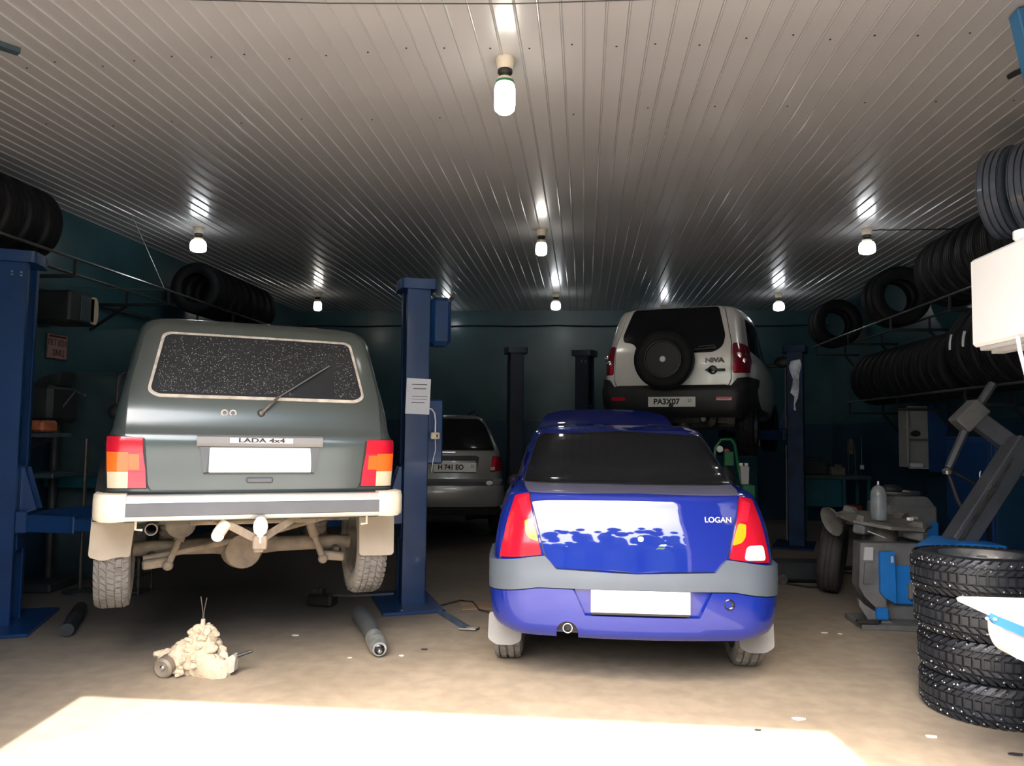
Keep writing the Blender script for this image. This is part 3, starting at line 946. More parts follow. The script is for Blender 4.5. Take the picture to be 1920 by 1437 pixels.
# running gear seen from behind
hubz = .245
for sg in (-1, 1):
    for y, z, ma, mt in ((.70, hubz, RUBBERG2, RUBBERG), (2.90, .30, RUBBERG2, RUBBERG)):
        car_wheel(nv, sg * .757, y, z, 'niva', .345, .195, .205, [(-.47, -.31), (-.285, -.12), (-.10, .10), (.12, .285), (.31, .47)], 46,
                  ma, mt, RUSTD, sg, gap=.24, skew=.25, vee=.3, stag=.5)
axl = MB().tube([(-.66, .70, hubz), (-.2, .70, hubz), (-.12, .70, hubz)], [.045, .05, .06], 14).tube([(.66, .70, hubz), (.2, .70, hubz), (.1, .70, hubz)], [.045, .05, .06], 14)
axl.sphere((-.03, .70, hubz - .015), .135, 20, 14, (1, .85, 1)).tube([(-.03, .7, hubz), (-.03, 1.5, .33)], .05, 10)
axl.build('rear_axle', RUST, nv)
MB().lathe([(0, -.045), (.105, -.045), (.112, -.03), (.112, 0), (0, 0)], (-.03, .60, hubz - .02), 'y', 24).build('differential_cover', RUST, nv)
for sg in (-1, 1):
    MB().tube([(sg * .345, .62, .50), (sg * .41, .57, .30)], .032, 12).tube([(sg * .41, .57, .30), (sg * .46, .54, .165)], .021, 10).sphere((sg * .462, .54, .16), .032, 12, 8).build('shock_absorber', RUST, nv)
    MB().box((sg * .53, .60, .17), (.15, .10, .055), Euler((0, sg * .12, 0)), .01).build('shock_bracket', RUST, nv)
    MB().tube([(sg * .56, .62, .20), (sg * .52, 1.35, .42)], .022, 10).tube([(sg * .40, .80, .36), (sg * .40, 1.3, .42)], .02, 10).build('trailing_arm', RUSTD, nv)
    MB().lathe([(.062, -.09), (.066, -.07), (.058, -.05), (.066, -.03), (.058, -.01), (.066, .01), (.058, .03), (.066, .05), (.058, .07), (.062, .09)], (sg * .46, .78, .36), 'z', 16).build('coil_spring', RUSTD, nv)
    fl = [(.638, .50), (.862, .50), (.872, .26), (.80, .235), (.72, .255), (.66, .25)] if sg < 0 else [(.645, .50), (.872, .50), (.878, .21), (.86, .197), (.70, .20), (.655, .205)]
    fl = rpoly(fl, .02)
    slab(fl if sg > 0 else mirror(fl), .33, .342, FLAP, 'mud_flap', nv)
    MB().tube([(sg * .625, .02, .50), (sg * .625, .02, .445), (sg * .59, .02, .442)], .007, 8).build('flap_hook', BUMPC, nv)
MB().tube([(-.60, .60, .195), (-.25, .58, .26), (.10, .57, .33), (.52, .56, .44)], .020, 10).build('panhard_rod', RUST, nv)
MB().box((0, .22, .475), (.72, .10, .07), None, .01).build('cross_member', RUST, nv)
MB().box((.05, 1.0, .43), (1.15, .9, .05)).box((0, 2.3, .42), (1.2, 1.9, .06)).build('floor_pan', RUSTD, nv)
MB().lathe([(.033, 0), (.033, .6), (.027, .6), (.027, 0)], (-.548, .02, .443), 'y', 18, closed=True).build('exhaust_pipe', RUSTD, nv)
MB().lathe([(.03, .05), (.085, .08), (.085, .36), (.03, .4)], (-.40, .35, .42), 'y', 18).build('silencer', RUSTD, nv)
hk = MB().bar((-.235, .05, .50), (-.02, -.11, .395), .012, .045, (0, 0, 1), .003).bar((.235, .05, .50), (.02, -.11, .395), .012, .045, (0, 0, 1), .003)
hk.box((.003, -.125, .375), (.075, .055, .075), None, .008).box((.0, -.115, .335), (.05, .04, .03), None, .006)
hk = hk.build('tow_hitch', RUST, nv)
MB().lathe([(.018, -.02), (.018, .02), (.034, .035), (.040, .065), (.036, .095), (.02, .118), (0, .124)], (.003, -.135, .395), 'z', 18).build('ball_cover', WHITE, hk)
MB().tube([(-.17, .0, .47), (-.21, -.03, .415)], .034, 14).lathe([(0, 0), (.03, 0), (.034, -.008), (0, -.012)], (-.212, -.036, .408), 'y', 14).build('trailer_socket', BUMPC, hk)
for sg in (-1, 1):
    NB.sidepatch(MB(), rpoly([(.42, 1.12), (1.25, 1.08), (1.2, 1.50), (.55, 1.50)], .04), sg, .004, .01).build('side_window', GLASSD, nv)
    NB.sidepatch(MB(), rpoly([(1.32, 1.08), (2.35, 1.06), (2.02, 1.50), (1.3, 1.50)], .04), sg, .004, .01).build('side_window', GLASSD, nv)
    MB().sphere((sg * .88, 2.25, 1.10), .09, 12, 8, (1, .5, .75)).box((sg * .81, 2.26, 1.06), (.1, .04, .04)).build('wing_mirror', BLACK, nv)

# ------------------------------------------------------------------ the silver car on the far lift
sv = thing('compact_suv', 'silver compact four-wheel-drive with black spare wheel on its tailgate, raised high on the far lift', 'car', (.947, 8.613, 1.262), -.325)
SK = [(.38, .76, .06, 3.75), (.46, .82, .0, 3.85), (.60, .845, -.02, 3.88), (.69, .85, -.015, 3.88), (.715, .848, .02, 3.88), (.86, .842, .026, 3.86), (.99, .835, .034, 3.7),
      (1.08, .825, .05, 3.0), (1.20, .80, .09, 2.75), (1.40, .768, .175, 2.45), (1.55, .738, .25, 2.25), (1.62, .705, .30, 2.15), (1.655, .64, .37, 2.1), (1.676, .46, .58, 2.0), (1.684, .2, .85, 1.8)]
SB = Body(SK, tr=.06, tf=.09, cx=.12, cy=.16, bow=.04)
shell(SB, 'body', SILVER, sv, (.70, 3.15), .37, .32)
lid = rpoly([(-.62, .722), (.62, .722), (.645, .80), (.64, 1.20), (.55, 1.60), (.50, 1.635), (-.50, 1.635), (-.55, 1.60), (-.64, 1.20), (-.645, .80)], [.03, .03, 0, .03, .03, .02, .02, .03, .03, 0])
SB.patch(MB(), [(a * 1.014, 1.18 + (b - 1.18) * 1.01) for a, b in lid], .0015, .008, 22, 22).build('tailgate_seal', BLACK, sv)
SB.patch(MB(), lid, .009, .02, 30, 26).build('tailgate', SILVER, sv, ang=50)
# window: deeper on the right, cut away behind the spare wheel
SB.patch(MB(), rpoly([(-.485, 1.625), (-.575, 1.30), (-.56, 1.235), (-.44, 1.215), (-.38, 1.12), (.22, 1.085), (.47, 1.090), (.56, 1.16), (.578, 1.28), (.485, 1.625)], [.04, .03, .05, .05, .03, .02, .06, .05, .04, .04]),
         .014, .01, 24, 24).build('rear_window', GLASSD, sv)
for sg in (-1, 1):
    f = (lambda p: p) if sg > 0 else mirror
    t = SB.patch(MB(), f(rpoly([(.662, .855), (.800, .862), (.800, 1.03), (.775, 1.185), (.655, 1.195)], .03)), .008, .02, 18, 10).build('tail_light', LENSD, sv)
    c_ = SB.at(sg * .738, 1.025, .010)
    for dx, dz, r in ((-.02, .028, .034), (.022, -.03, .030)):
        MB().lathe([(0, -.012), (r * .5, -.010), (r, -.003), (r, .004), (0, .004)], SB.at(sg * .738 + dx, 1.025 + dz, .008), 'y', 18).build('round_lens', CHROME, t)
    SB.patch(MB(), f(rpoly([(.672, .87), (.70, .87), (.70, .96), (.672, .97)], .01)), .012, .006, 4, 4).build('red_lens', LENSR2, t)
XS2 = [.825 * math.sin(PI / 2 * i / 26) for i in range(-26, 27)]
SB.cols(MB(), XS2, lin((-.83, .44), (-.7, .40), (.7, .40), (.83, .44)), lin((-.84, .83), (-.70, .80), (-.655, .72), (-.6, .712), (.6, .712), (.655, .72), (.70, .80), (.84, .83)), .03, .06, 12).build('bumper', BLACK, sv, ang=50)
for sg in (-1, 1):
    f = (lambda p: p) if sg > 0 else mirror
    SB.patch(MB(), f(rpoly([(.50, .565), (.66, .565), (.66, .598), (.50, .598)], .008)), .036, .01, 3, 6).build('reflector', LENSR2, sv)
    slab(f(rpoly([(.55, .46), (.77, .46), (.76, .31), (.55, .31)], .02)), .40, .41, RUBBERG, 'mud_flap', sv)
    for y in (.70, 3.15):
        car_wheel(sv, sg * .735, y, .30, 'suv', .345, .205, .20, [(-.46, -.28), (-.25, -.02), (.02, .25), (.28, .46)], 36, RUBBER, RUBBER, ALLOY, sg, gap=.2)
    for pl in ([(.5, 1.14), (1.35, 1.10), (1.30, 1.52), (.62, 1.52)], [(1.42, 1.10), (2.45, 1.06), (2.1, 1.52), (1.4, 1.53)]):
        SB.sidepatch(MB(), rpoly(pl, .04), sg, .004, .01).build('side_window', GLASSD, sv)
    MB().sphere((sg * .99, 2.35, 1.17), .115, 14, 10, (1, .5, .72)).box((sg * .87, 2.36, 1.12), (.14, .05, .05), None, .01).build('wing_mirror', BLACK, sv)
yp = SB.rear(0, .54) - .038
pl = MB().box((.025, yp, .545), (.52, .008, .112), None, .003).build('license_plate', WHITE, sv)
text('PA3X07', .085, INK, 'lettering', pl, (-.03, yp - .005, .545), (PI / 2, 0, 0), .001, 1.0, bold=.003)
text('21', .05, INK, 'lettering', pl, (.225, yp - .005, .557), (PI / 2, 0, 0), .001)
MB().box((.02, yp - .006, .505), (.05, .012, .045), None, .006).build('plate_lamp', BLACK, pl)
text('NIVA', .066, BLACKG, 'lettering', sv, (.475, SB.rear(.475, 1.0) - .012, 1.0), (PI / 2 - .08, 0, .05), .004, 1.3, bold=.005)
hy = SB.rear(.48, .895) - .010
MB().box((.52, hy - .012, .893), (.14, .022, .03), None, .008).lathe([(0, -.03), (.035, -.024), (.048, -.008), (.05, 0), (0, 0)], (.455, hy, .895), 'y', 20).prism([(.37, .893), (.43, .93), (.43, .86)], hy - .014, hy).build('tailgate_handle', BLACKG, sv)
w_ = MB().bar(SB.at(.22, 1.112, .03), SB.at(.48, 1.132, .03), .014, .016, (0, -1, 0)).build('wiper', BLACK, sv)
MB().tube([SB.at(.215, 1.118, .03), SB.at(.245, 1.116, .035)], .012, 8).tube([SB.at(.30, 1.142, .036), SB.at(.475, 1.152, .036), SB.at(.485, 1.115, .03)], .006, 6).build('wiper_arm', CHROME, w_)
# spare wheel
ysp = -.125
spw = carcass(.325, .20, .19, .006, (-.2, .2)).build('spare_tyre', RUBBER, sv, (-.04, ysp, 1.005), (PI / 2, 0, 0))
rm = MB().lathe([(.198, .075), (.205, .085), (.192, .09), (.185, .07), (.16, .03), (.10, .02), (.09, .045), (.0, .05), (0, -.05), (.19, -.08)], seg=40).build('spare_rim', RIMBLK, spw)
MB().lathe([(.197, .086), (.203, .089), (.197, .092), (.192, .089)], seg=48, closed=True).build('rim_edge', STEELD, rm)
hb = MB().lathe([(0, .088), (.028, .085), (.036, .07), (.036, .04), (0, .04)], seg=18).build('hub_cap', WHITE, rm)
for k in range(5):
    a = 2 * PI * k / 5 + .3
    MB().lathe([(0, .062), (.010, .06), (.011, .03), (0, .03)], (.055 * math.cos(a), .055 * math.sin(a), 0), 'z', 10).build('wheel_nut', STUD, rm)
vm = None
for k in range(12):
    a = 2 * PI * k / 12
    mb = MB().lathe([(0, .040), (.013, .040), (.014, .033), (0, .033)], (.135 * math.cos(a), .135 * math.sin(a), 0), 'z', 10)
    mb.build('vent_slot', CABW if k in (1, 4, 7, 8, 9) else BLACKG, rm)  # a few slots in pale grey: glints put into the colour
ub = MB().tube([(-.6, .70, .30), (.6, .70, .30)], .05, 12).sphere((0, .7, .30), .13, 14, 10).box((0, 2.0, .36), (1.2, 3.0, .07))
ub.tube([(.35, .05, .36), (.35, .6, .36), (.2, 2.5, .32)], .03, 8).lathe([(.03, 0), (.09, .04), (.09, .4), (.03, .44)], (.35, .3, .36), 'y', 14)
ub.build('underbody', STEELD, sv)
SB.patch(MB(), rpoly([(-.62, 1.10), (.62, 1.10), (.55, 1.55), (-.55, 1.55)], .05), .008, .014, 8, 12,
         lambda x, z: (Vector((x, SB.yf(z) - .05 * (x / .6) ** 2, z)), Vector((0, .7, .7)))).build('windscreen', GLASSD, sv)

# ------------------------------------------------------------------ the grey hatchback behind the middle post
hc = thing('hatchback', 'grey hatchback with roof bar, half hidden behind the middle blue lift post', 'car', (-1.545, 9.2, .2), .25)
HK = [(.25, .62, .07, 3.25), (.34, .66, .02, 3.35), (.44, .675, -.02, 3.4), (.56, .68, -.03, 3.4), (.60, .68, -.02, 3.4), (.655, .68, -.03, 3.4), (.685, .678, .02, 3.38), (.85, .67, .03, 3.25), (.96, .655, .045, 2.9),
      (1.02, .64, .065, 2.7), (1.15, .585, .14, 2.4), (1.30, .515, .24, 2.1), (1.40, .45, .31, 1.9), (1.445, .39, .37, 1.85), (1.465, .28, .52, 1.75), (1.472, .15, .75, 1.6)]
HB = Body(HK, tr=.10, tf=.08, cx=.12, cy=.18, bow=.05)
shell(HB, 'body', GREYC, hc, (.62, 2.75), .30, .28)
HB.patch(MB(), rpoly([(-.49, 1.025), (.49, 1.025), (.395, 1.33), (.31, 1.41), (-.31, 1.41), (-.395, 1.33)], [.02, .02, .06, .04, .04, .06]), .008, .012, 14, 16).build('rear_window', GLASSD, hc)
HB.patch(MB(), rpoly([(-.26, .752), (.26, .752), (.30, .945), (.26, .962), (-.26, .962), (-.30, .945)], .015), .004, .01, 8, 10).build('plate_recess', BLACK, hc)
HB.patch(MB(), rpoly([(-.25, .90), (.25, .90), (.25, .875), (-.25, .875)], .004), .010, .01, 3, 8).build('plate_lamp_bar', GREYC, hc)
yp = HB.rear(0, .82) - .016
pl = MB().box((.0, yp, .822), (.52, .008, .112), None, .003).build('license_plate', WHITE, hc)
text('H 741 EO', .082, INK, 'lettering', pl, (-.05, yp - .005, .822), (PI / 2, 0, 0), .001, .92, bold=.003)
text('21', .05, INK, 'lettering', pl, (.215, yp - .005, .835), (PI / 2, 0, 0), .001)
for sg in (-1, 1):
    f = (lambda p: p) if sg > 0 else mirror
    t = HB.patch(MB(), f(rpoly([(.425, .765), (.618, .785), (.605, .95), (.455, .955)], .02)), .008, .02, 10, 10).build('tail_light', LENSD, hc)
    HB.patch(MB(), f(rpoly([(.440, .835), (.495, .835), (.515, .94), (.465, .945)], .015)), .013, .01, 6, 5).build('brake_lens', LENSR2, t)
    HB.patch(MB(), f(rpoly([(.435, .785), (.49, .79), (.492, .83), (.438, .83)], .012)), .013, .01, 4, 5).build('reverse_lens', LENSC, t)
    for y in (.62, 2.75):
        car_wheel(hc, sg * .585, y, .27, 'hatch', .27, .155, .17, [(-.45, -.25), (-.2, .2), (.25, .45)], 36, RUBBER, RUBBER, ALLOY, sg, gap=.15)
    MB().tube([(sg * .32, .55, 1.47), (sg * .32, .65, 1.515), (sg * .33, 1.7, 1.515), (sg * .33, 1.8, 1.47)], .014, 8).build('roof_rail', BLACK, hc)
    for pl_ in ([(.45, 1.05), (1.15, 1.03), (1.1, 1.36), (.6, 1.36)], [(1.22, 1.03), (2.25, 1.0), (1.85, 1.36), (1.2, 1.38)]):
        HB.sidepatch(MB(), rpoly(pl_, .03), sg, .004, .01).build('side_window', GLASSD, hc)
XS3 = [.60 * math.sin(PI / 2 * i / 20) for i in range(-20, 21)]
HB.cols(MB(), XS3, lin((-.6, .36), (.6, .36)), lin((-.6, .60), (.6, .60)), .022, .04, 8).build('bumper', GREYC, hc, ang=50)
HB.cols(MB(), [.46 * i / 12 for i in range(-12, 13)], lin((-1, .612), (1, .612)), lin((-1, .664), (1, .664)), .022, .04, 4).build('bumper_strip', STRIP, hc)
HB.cols(MB(), XS3, lin((-.6, .25), (.6, .25)), lin((-.6, .352), (.6, .352)), .012, .03, 4).build('lower_valance', BLACK, hc)
for i in range(5):
    MB().sphere(HB.at(-.42 + .205 * i, .325, .016), .008, 8, 6).build('rivet', CHROME, hc)
MB().sphere(HB.at(.415, .642, .026), .042, 14, 8, (1, .25, .7)).build('rear_reflector', WHITE, hc)
MB().box((-.12, HB.rear(0, 1.0) - .02, 1.003), (.26, .02, .022), None, .005).build('tailgate_grip', CHROME, hc)

# ------------------------------------------------------------------ lift posts
def lift_post(label, x, y, rz, zc, arms, H_=2.66, cover=None, motor=0, paint=LIFT, group='lift posts'):
    """local x points at the other post; origin on the floor at the inner face"""
    t = thing('lift_post', label, 'car lift', (x, y, 0), rz, group)
    c = MB()
    c.box((-.194, 0, H_ / 2), (.012, .30, H_), None, .003)
    for s_ in (-1, 1):
        c.box((-.10, s_ * .144, H_ / 2), (.20, .012, H_), None, .003)
        c.box((-.006, s_ * .118, H_ / 2), (.012, .05, H_), None, .003)
    c.build('column', paint, t)
    MB().box((-.06, 0, .012), (.50, .86, .024), None, .004).build('base_plate', paint, t)
    cp = MB().prism(rpoly([(-.25, -.19), (.05, -.17), (.07, 0), (.05, .17), (-.25, .19)], .03), H_, H_ + .085, 'z').build('top_cap', paint, t)
    for yy in (-.12, -.04, .05, .13):
        MB().lathe([(0, -.005), (.008, -.004), (.008, 0), (0, 0)], (-.1 + .06 * (yy > 0), -.150, H_ - .06 - abs(yy) * .3), 'y', 8).build('bolt', STEEL, cp)
    MB().tube([(-.10, .05, .03), (-.10, .05, H_ - .05)], .028, 12).build('cylinder', SILH, t)
    MB().tube([(-.05, -.03, .03), (-.05, -.03, H_ - .03)], .011, 8).tube([(-.15, -.09, .1), (-.15, -.09, H_ - .1)], .007, 6).build('lift_chain', STEELD, t)
    cr = MB().box((-.05, 0, zc + .10), (.11, .17, .62), None, .01).box((.045, 0, zc + .01), (.08, .34, .16), None, .008)
    cr = cr.build('carriage', paint, t)
    for s_ in (-1, 1):
        MB().prism([(.01, zc + .09), (.12, zc + .09), (.03, zc + .40), (.01, zc + .40)], s_ * .075 - .008, s_ * .075 + .008).build('gusset', paint, cr)
    for ax_, ay, pz in arms:
        p0 = Vector((.06, .10 if ay > 0 else -.10, zc)); p1 = Vector((ax_, ay, zc))
        d = (p1 - p0).normalized()
        a = MB().bar(p0 - d * .05, p0 + (p1 - p0) * .62, .10, .125, (0, 0, 1), .006).build('arm', paint, t)
        MB().bar(p0 + (p1 - p0) * .55, p1 + d * .06, .075, .09, (0, 0, 1), .005).build('arm_extension', paint, a)
        MB().tube([p1 + Vector((0, 0, .03)), p1 + Vector((0, 0, pz - .03))], .028, 12).lathe([(0, 0), (.055, 0), (.06, .012), (.055, .03), (0, .03)], p1 + Vector((0, 0, pz - .03)), 'z', 18).build('lift_pad', RUBBER, a)
    if motor:
        q = MB().box((-.30, .02, H_ - .26), (.18, .22, .42), None, .035).build('motor_housing', paint, t)
        MB().box((-.27, .0, 1.45), (.14, .16, .55), None, .012).build('control_box', paint, t)
    return t
R25 = .395
lift_post('nearest blue lift post, at the left edge beside the dark green car', -4.15, 5.385, R25, .75, [(.68, -.42, .21), (.62, .95, .21)])
mp = lift_post('tall blue lift post in the middle with a white notice taped to it', -1.55, 6.47, R25 + PI, .75, [(.68, .42, .21), (.62, -.95, .21)], motor=1)
lift_post('dark lift post by the back wall, left of the silver car', .10, 11.50, -.325, 1.46, [(.72, -.80, .17), (.72, .80, .17)], 2.60, paint=LIFTD)
fr = lift_post('worn blue and grey lift post right of the silver car', 2.72, 10.60, PI - .325, 1.46, [(.72, .80, .17), (.72, -.80, .17)], 2.56, paint=POSTW)
lift_post('dark lift post behind the blue car, beside the grey hatchback', -1.10, 11.15, PI + .25, .33, [(.62, .80, .12), (.62, -.80, .12)], 2.60, paint=LIFTD)
# grey covers and scuffs on the worn post
MB().box((.02, .055, 1.98), (.02, .12, 1.10), None, .006).build('grey_cover', CHGREY, fr)
MB().box((.02, .055, .70), (.02, .12, 1.25), None, .006).build('grey_cover', CHGREY, fr)
SCUFF = mat('scuffed_foil', (.30, .33, .38), .35, metal=.5, var=.5, scale=9, bump=.5)
rs2 = random.Random(5)
lf, rg_ = [], []
for i in range(9):
    z = 1.78 + i * .085
    w = .012 + .035 * (i > 2) + .02 * (i > 6)
    lf.append((-.105 - w + rs2.uniform(-.02, .02), z)); rg_.append((-.105 + w + rs2.uniform(-.02, .02), z + rs2.uniform(-.02, .02)))
MB().prism(lf + rg_[::-1], .150, .154).build('foil_tape', SCUFF, fr, ang=0)

# things fixed to the middle post
ca, sa = math.cos(R25), math.sin(R25)
def post_pt(lx, ly, z):      # middle post frame: x along the lift axis (to the right), y away from the camera
    return (-1.55 + ca * lx - sa * ly, 6.47 + sa * lx + ca * ly, z)
nt_ = thing('notice', 'white sheet with printed lines taped to the middle lift post', 'notice', post_pt(.105, -.153, 1.745), R25)
MB().box((0, -.001, 0), (.205, .002, .30), Euler((0, .03, 0))).build('sheet', PAPER, nt_)
for i, (z, w, dx) in enumerate(((.10, .13, .01), (.065, .11, .012), (.0, .13, .015), (-.025, .13, .01), (-.052, .11, 0))):
    MB().box((dx, -.0026, z), (w, .001, .006 if i < 2 or i == 4 else .003)).build('text_line', INK, nt_)
sw = thing('hanging_switch', 'small white switch box hanging on its cord beside the notice', 'switch', post_pt(.255, -.17, 1.415), R25)
MB().box((0, 0, 0), (.075, .03, .058), None, .008).build('switch_box', CREAM, sw)
MB().box((.012, -.017, 0), (.012, .008, .026), None, .002).build('rocker', BLACK, sw)
MB().tube([(-.06, .03, .23), (-.035, -.0, .225), (-.01, -.005, .19), (0, -.005, .12), (0, 0, .02)], .006, 8).tube([(0, 0, -.02), (.005, 0, -.12), (-.015, 0, -.2), (-.02, .02, -.3)], .0035, 6).build('cord', PAPER, sw)
hkp = MB().tube([post_pt(.24, .0, 2.45), post_pt(.27, .02, 2.47), post_pt(.36, .05, 2.60), post_pt(.42, .08, 2.62), post_pt(.46, .08, 2.68)], [.012, .012, .018, .02, .012], 8)
tag(hkp.build('cable_guide', STEELD), 'dark bent cable guide sticking out of the top of the middle post', 'bracket')

# ------------------------------------------------------------------ tyre racks and their tyres
def rack(label, xa, xb, xw, y0, y1, z):
    t = thing('tyre_rack', label, 'rack', (0, 0, 0))
    for x in (xa, xb):
        MB().tube([(x, y0, z), (x, y1, z)], .013, 8).build('rail', STEELD if x != xa else STEEL, t)
    n = int((y1 - y0) / 1.7) + 1
    for i in range(n + 1):
        y = y0 + .1 + (y1 - y0 - .2) * i / n
        b = MB().bar((xw, y, z - .15), (xa, y, z - .15), .03, .03).bar((xw, y, z - .42), (xb, y, z - .16), .025, .025)
        for x in (xa, xb): b.box((x, y, z - .08), (.02, .02, .14))
        b.build('bracket', SILH, t)
    return t
rack('upper tyre rack along the right wall under the ceiling', 3.62, 4.06, XR, 4.9, 12.5, 2.87)
rack('lower tyre rack along the right wall above the machines', 3.62, 4.06, XR, 6.0, 11.0, 1.92)
rack('tyre rack along the left wall under the ceiling', -4.40, -4.86, XL, 4.6, 10.8, 2.91)

ORD = ['first', 'second', 'third', 'fourth', 'fifth', 'sixth', 'seventh', 'eighth', 'ninth', 'tenth', 'eleventh', 'twelfth', 'thirteenth', 'fourteenth', 'fifteenth', 'sixteenth', 'seventeenth', 'eighteenth']
TY = {}
def rack_row(ys, x, zrail, R, W, rin, half, label, group, kind, ma=RUBBER):
    out = []
    zc = zrail + .013 + math.sqrt((R + .006) ** 2 - half ** 2)
    for i, y in enumerate(ys):
        if kind not in TY:
            o = carcass(R, W, rin, .010, (-.27, -.09, .09, .27), 40).build('tyre', ma)
            TY[kind] = o
        else:
            o = TY[kind].copy(); COL.objects.link(o)
        o.location = (x, y, zc)
        o.rotation_euler = (PI / 2, random.uniform(-1, 1), random.uniform(-.03, .03))
        tag(o, label(i), 'tyre', group)
        out.append(o)
    return out
g = 'tyres on the upper right rack'
RUBBERE = mat('edged_rubber', (.05, .047, .042), .5, var=.3, scale=9)
rack_row([12.28, 12.07], 3.84, 2.87, .36, .185, .20, .22, lambda i: ('black tyre at the far end of the upper right rack', 'tyre with open hub facing out, second from the far end of the upper right rack')[i], g, 'a')
rack_row([9.95, 9.74], 3.84, 2.87, .36, .20, .20, .22, lambda i: ('black tyre at the back of the pair midway along the upper right rack', 'tyre with open hub facing out, front of the pair midway along the upper right rack')[i], g, 'a2')
rack_row([8.35 - .225 * i for i in range(11)], 3.84, 2.87, .375, .205, .20, .22, lambda i: f'black tyre, {ORD[i]} from the gap in the near group of the upper right rack', g, 'b')
g = 'tyres on the lower right rack'
rack_row([10.45 - .215 * i for i in range(12)], 3.84, 1.92, .345, .20, .19, .22, lambda i: f'black tyre, {ORD[i]} from the far end of the lower right rack', g, 'c')
big = rack_row([7.55 - .25 * i for i in range(6)], 3.84, 1.92, .42, .235, .21, .22, lambda i: f'large black tyre, {ORD[i]} from the back among the big tyres on the lower right rack', g, 'd')
g = 'tyres on the left rack'
rack_row([5.85 - .22 * i for i in range(6)], -4.63, 2.90, .31, .205, .18, .23, lambda i: f'black tyre, {ORD[i]} from the far side in the near group on the left rack', g, 'e')
rack_row([10.30 - .22 * i for i in range(8)], -4.63, 2.90, .31, .205, .18, .23, lambda i: f'black tyre, {ORD[i]} from the far end of the left rack', g, 'f')
# chalk marks on two big tyres
for i, y in enumerate((7.55, 7.55 - .25)):
    pts = [(3.84 - .4235 * math.cos(a), y - .02, 1.92 + .013 + .363 + .4235 * math.sin(a)) for a in [(-.05 + .34 * k / 6) for k in range(7)]]
    lb_ = MB().tube(pts, .012, 6).build('label_strip', PAPER, big[i])
    lb_.matrix_parent_inverse = big[i].matrix_basis.inverted()
    lb_['label'] = 'white label strip'

# ribbed tyres hanging close to the gate on the right
hp_ = thing('hanging_pole', 'steel pole under the ceiling carrying ribbed tyres, right of the gate', 'pole', (0, 0, 0))
MB().tube([(2.77, 5.48, 3.27), (3.55, 4.55, 3.27)], .022, 10).build('pole', STEELD, hp_)
MB().tube([(3.28, 4.872, 3.27), (3.28, 4.872, H)], .012, 8).tube([(3.5, 4.61, 3.27), (3.5, 4.61, H)], .012, 8).build('hanger', STEELD, hp_)
TUBE = mat('ribbed_tyre_rubber', (.075, .092, .125), .30, var=.2, scale=10, coat=.5)
ht = None
dv = Vector((.89, -1.07, 0)).normalized()
for i in range(5):
    p = Vector((2.84, 5.39, 0)) + dv * (.185 * i)
    if ht is None:
        ht = carcass(.305, .17, .185, .016, (-.36, -.12, .12, .36), 48).build('tyre', TUBE)
        o = ht
    else:
        o = ht.copy(); COL.objects.link(o)
    o.location = (p.x, p.y, 3.27 - .163)
    o.rotation_euler = dv.to_track_quat('Z', 'Y').to_euler()
    tag(o, f'ribbed bluish-black tyre hanging on the pole right of the gate, {ORD[i]} from the back', 'tyre', 'ribbed tyres on the pole')
br_ = tag(MB().bar((2.215, 4.04, 3.64), (2.78, 3.90, .0), .07, .09, (0, 1, 0), .006).build('steel_brace', mat('brace_blue_paint', (.04, .17, .34), .4, var=.1)), 'light blue leaning steel brace at the right edge under the ceiling', 'brace')
tag(MB().tube([(2.535, 4.76, 3.625), (2.62, 4.55, 3.625)], .016, 8).build('cable_clip', BLACK), 'short black clip on the ceiling at the right edge', 'clip')
tag(MB().bar((-3.294, 4.06, 3.632), (-3.44, 3.86, 3.632), .06, .03).build('ceiling_strip', SILH2), 'short slate-blue strip fixed to the ceiling at the left edge', 'strip')

# ------------------------------------------------------------------ stack of studded wheels, front right
def stack_wheel(i, label, cx, cy, z, tilt):
    t = cached('stackc', lambda: carcass(.337, .205, .195, 0, (), 56), 'wheel', RUBBERB, None, (cx, cy, z), (tilt[0], tilt[1], i * .9 + .2))
    tag(t, label, 'wheel', 'stacked studded wheels')
    tr = cached('stackt', lambda: blocks(.348, .205, [(-.49, -.30), (-.275, -.14), (-.115, .115), (.14, .275), (.30, .49)], 50, depth=.013, gap=.26, skew=.0, vee=.55, stag=.5), 'tread', RUBBERB, t, ang=0)
    tr['kind'] = 'stuff'
    def studs():
        mb = MB(); rr = random.Random(2)
        for k in range(150):
            a = 2 * PI * k / 150 + rr.uniform(-.015, .015)
            u = rr.choice([-.40, -.36, -.22, .22, .36, .40]) * .205 + rr.uniform(-.006, .006)
            r = .348 - max(0, abs(u / .205) - .33) * .10
            d = Vector((math.cos(a), math.sin(a), 0)); w = Vector((-d.y, d.x, 0)); zz = Vector((0, 0, 1))
            s_ = rr.uniform(.0032, .0062); c_ = d * r + zz * u
            mb.add([c_ + w * s_, c_ + zz * s_, c_ - w * s_, c_ - zz * s_, c_ + d * .0035], [(0, 1, 4), (1, 2, 4), (2, 3, 4), (3, 0, 4)])
        return mb
    st = cached('studs', studs, 'studs', STUD, t, ang=0); st['kind'] = 'stuff'
    cached('stackr', lambda: rim_mesh(.195, .225, 7), 'rim', ALLOY, t)
    return t
scx, scy = 2.185, 4.44
for i, lb in enumerate(('studded wheel at the bottom of the front stack', 'studded wheel second from the floor in the front stack',
                        'studded wheel third from the floor in the front stack, behind the white machine cover', 'studded wheel with alloy rim on top of the front stack')):
    stack_wheel(i, lb, scx + (0, .0, -.02, -.03)[i], scy + (0, .01, 0, .01)[i], .1045 + .2075 * i, ((0, 0), (0, 0), (0, 0), (.012, .01))[i])

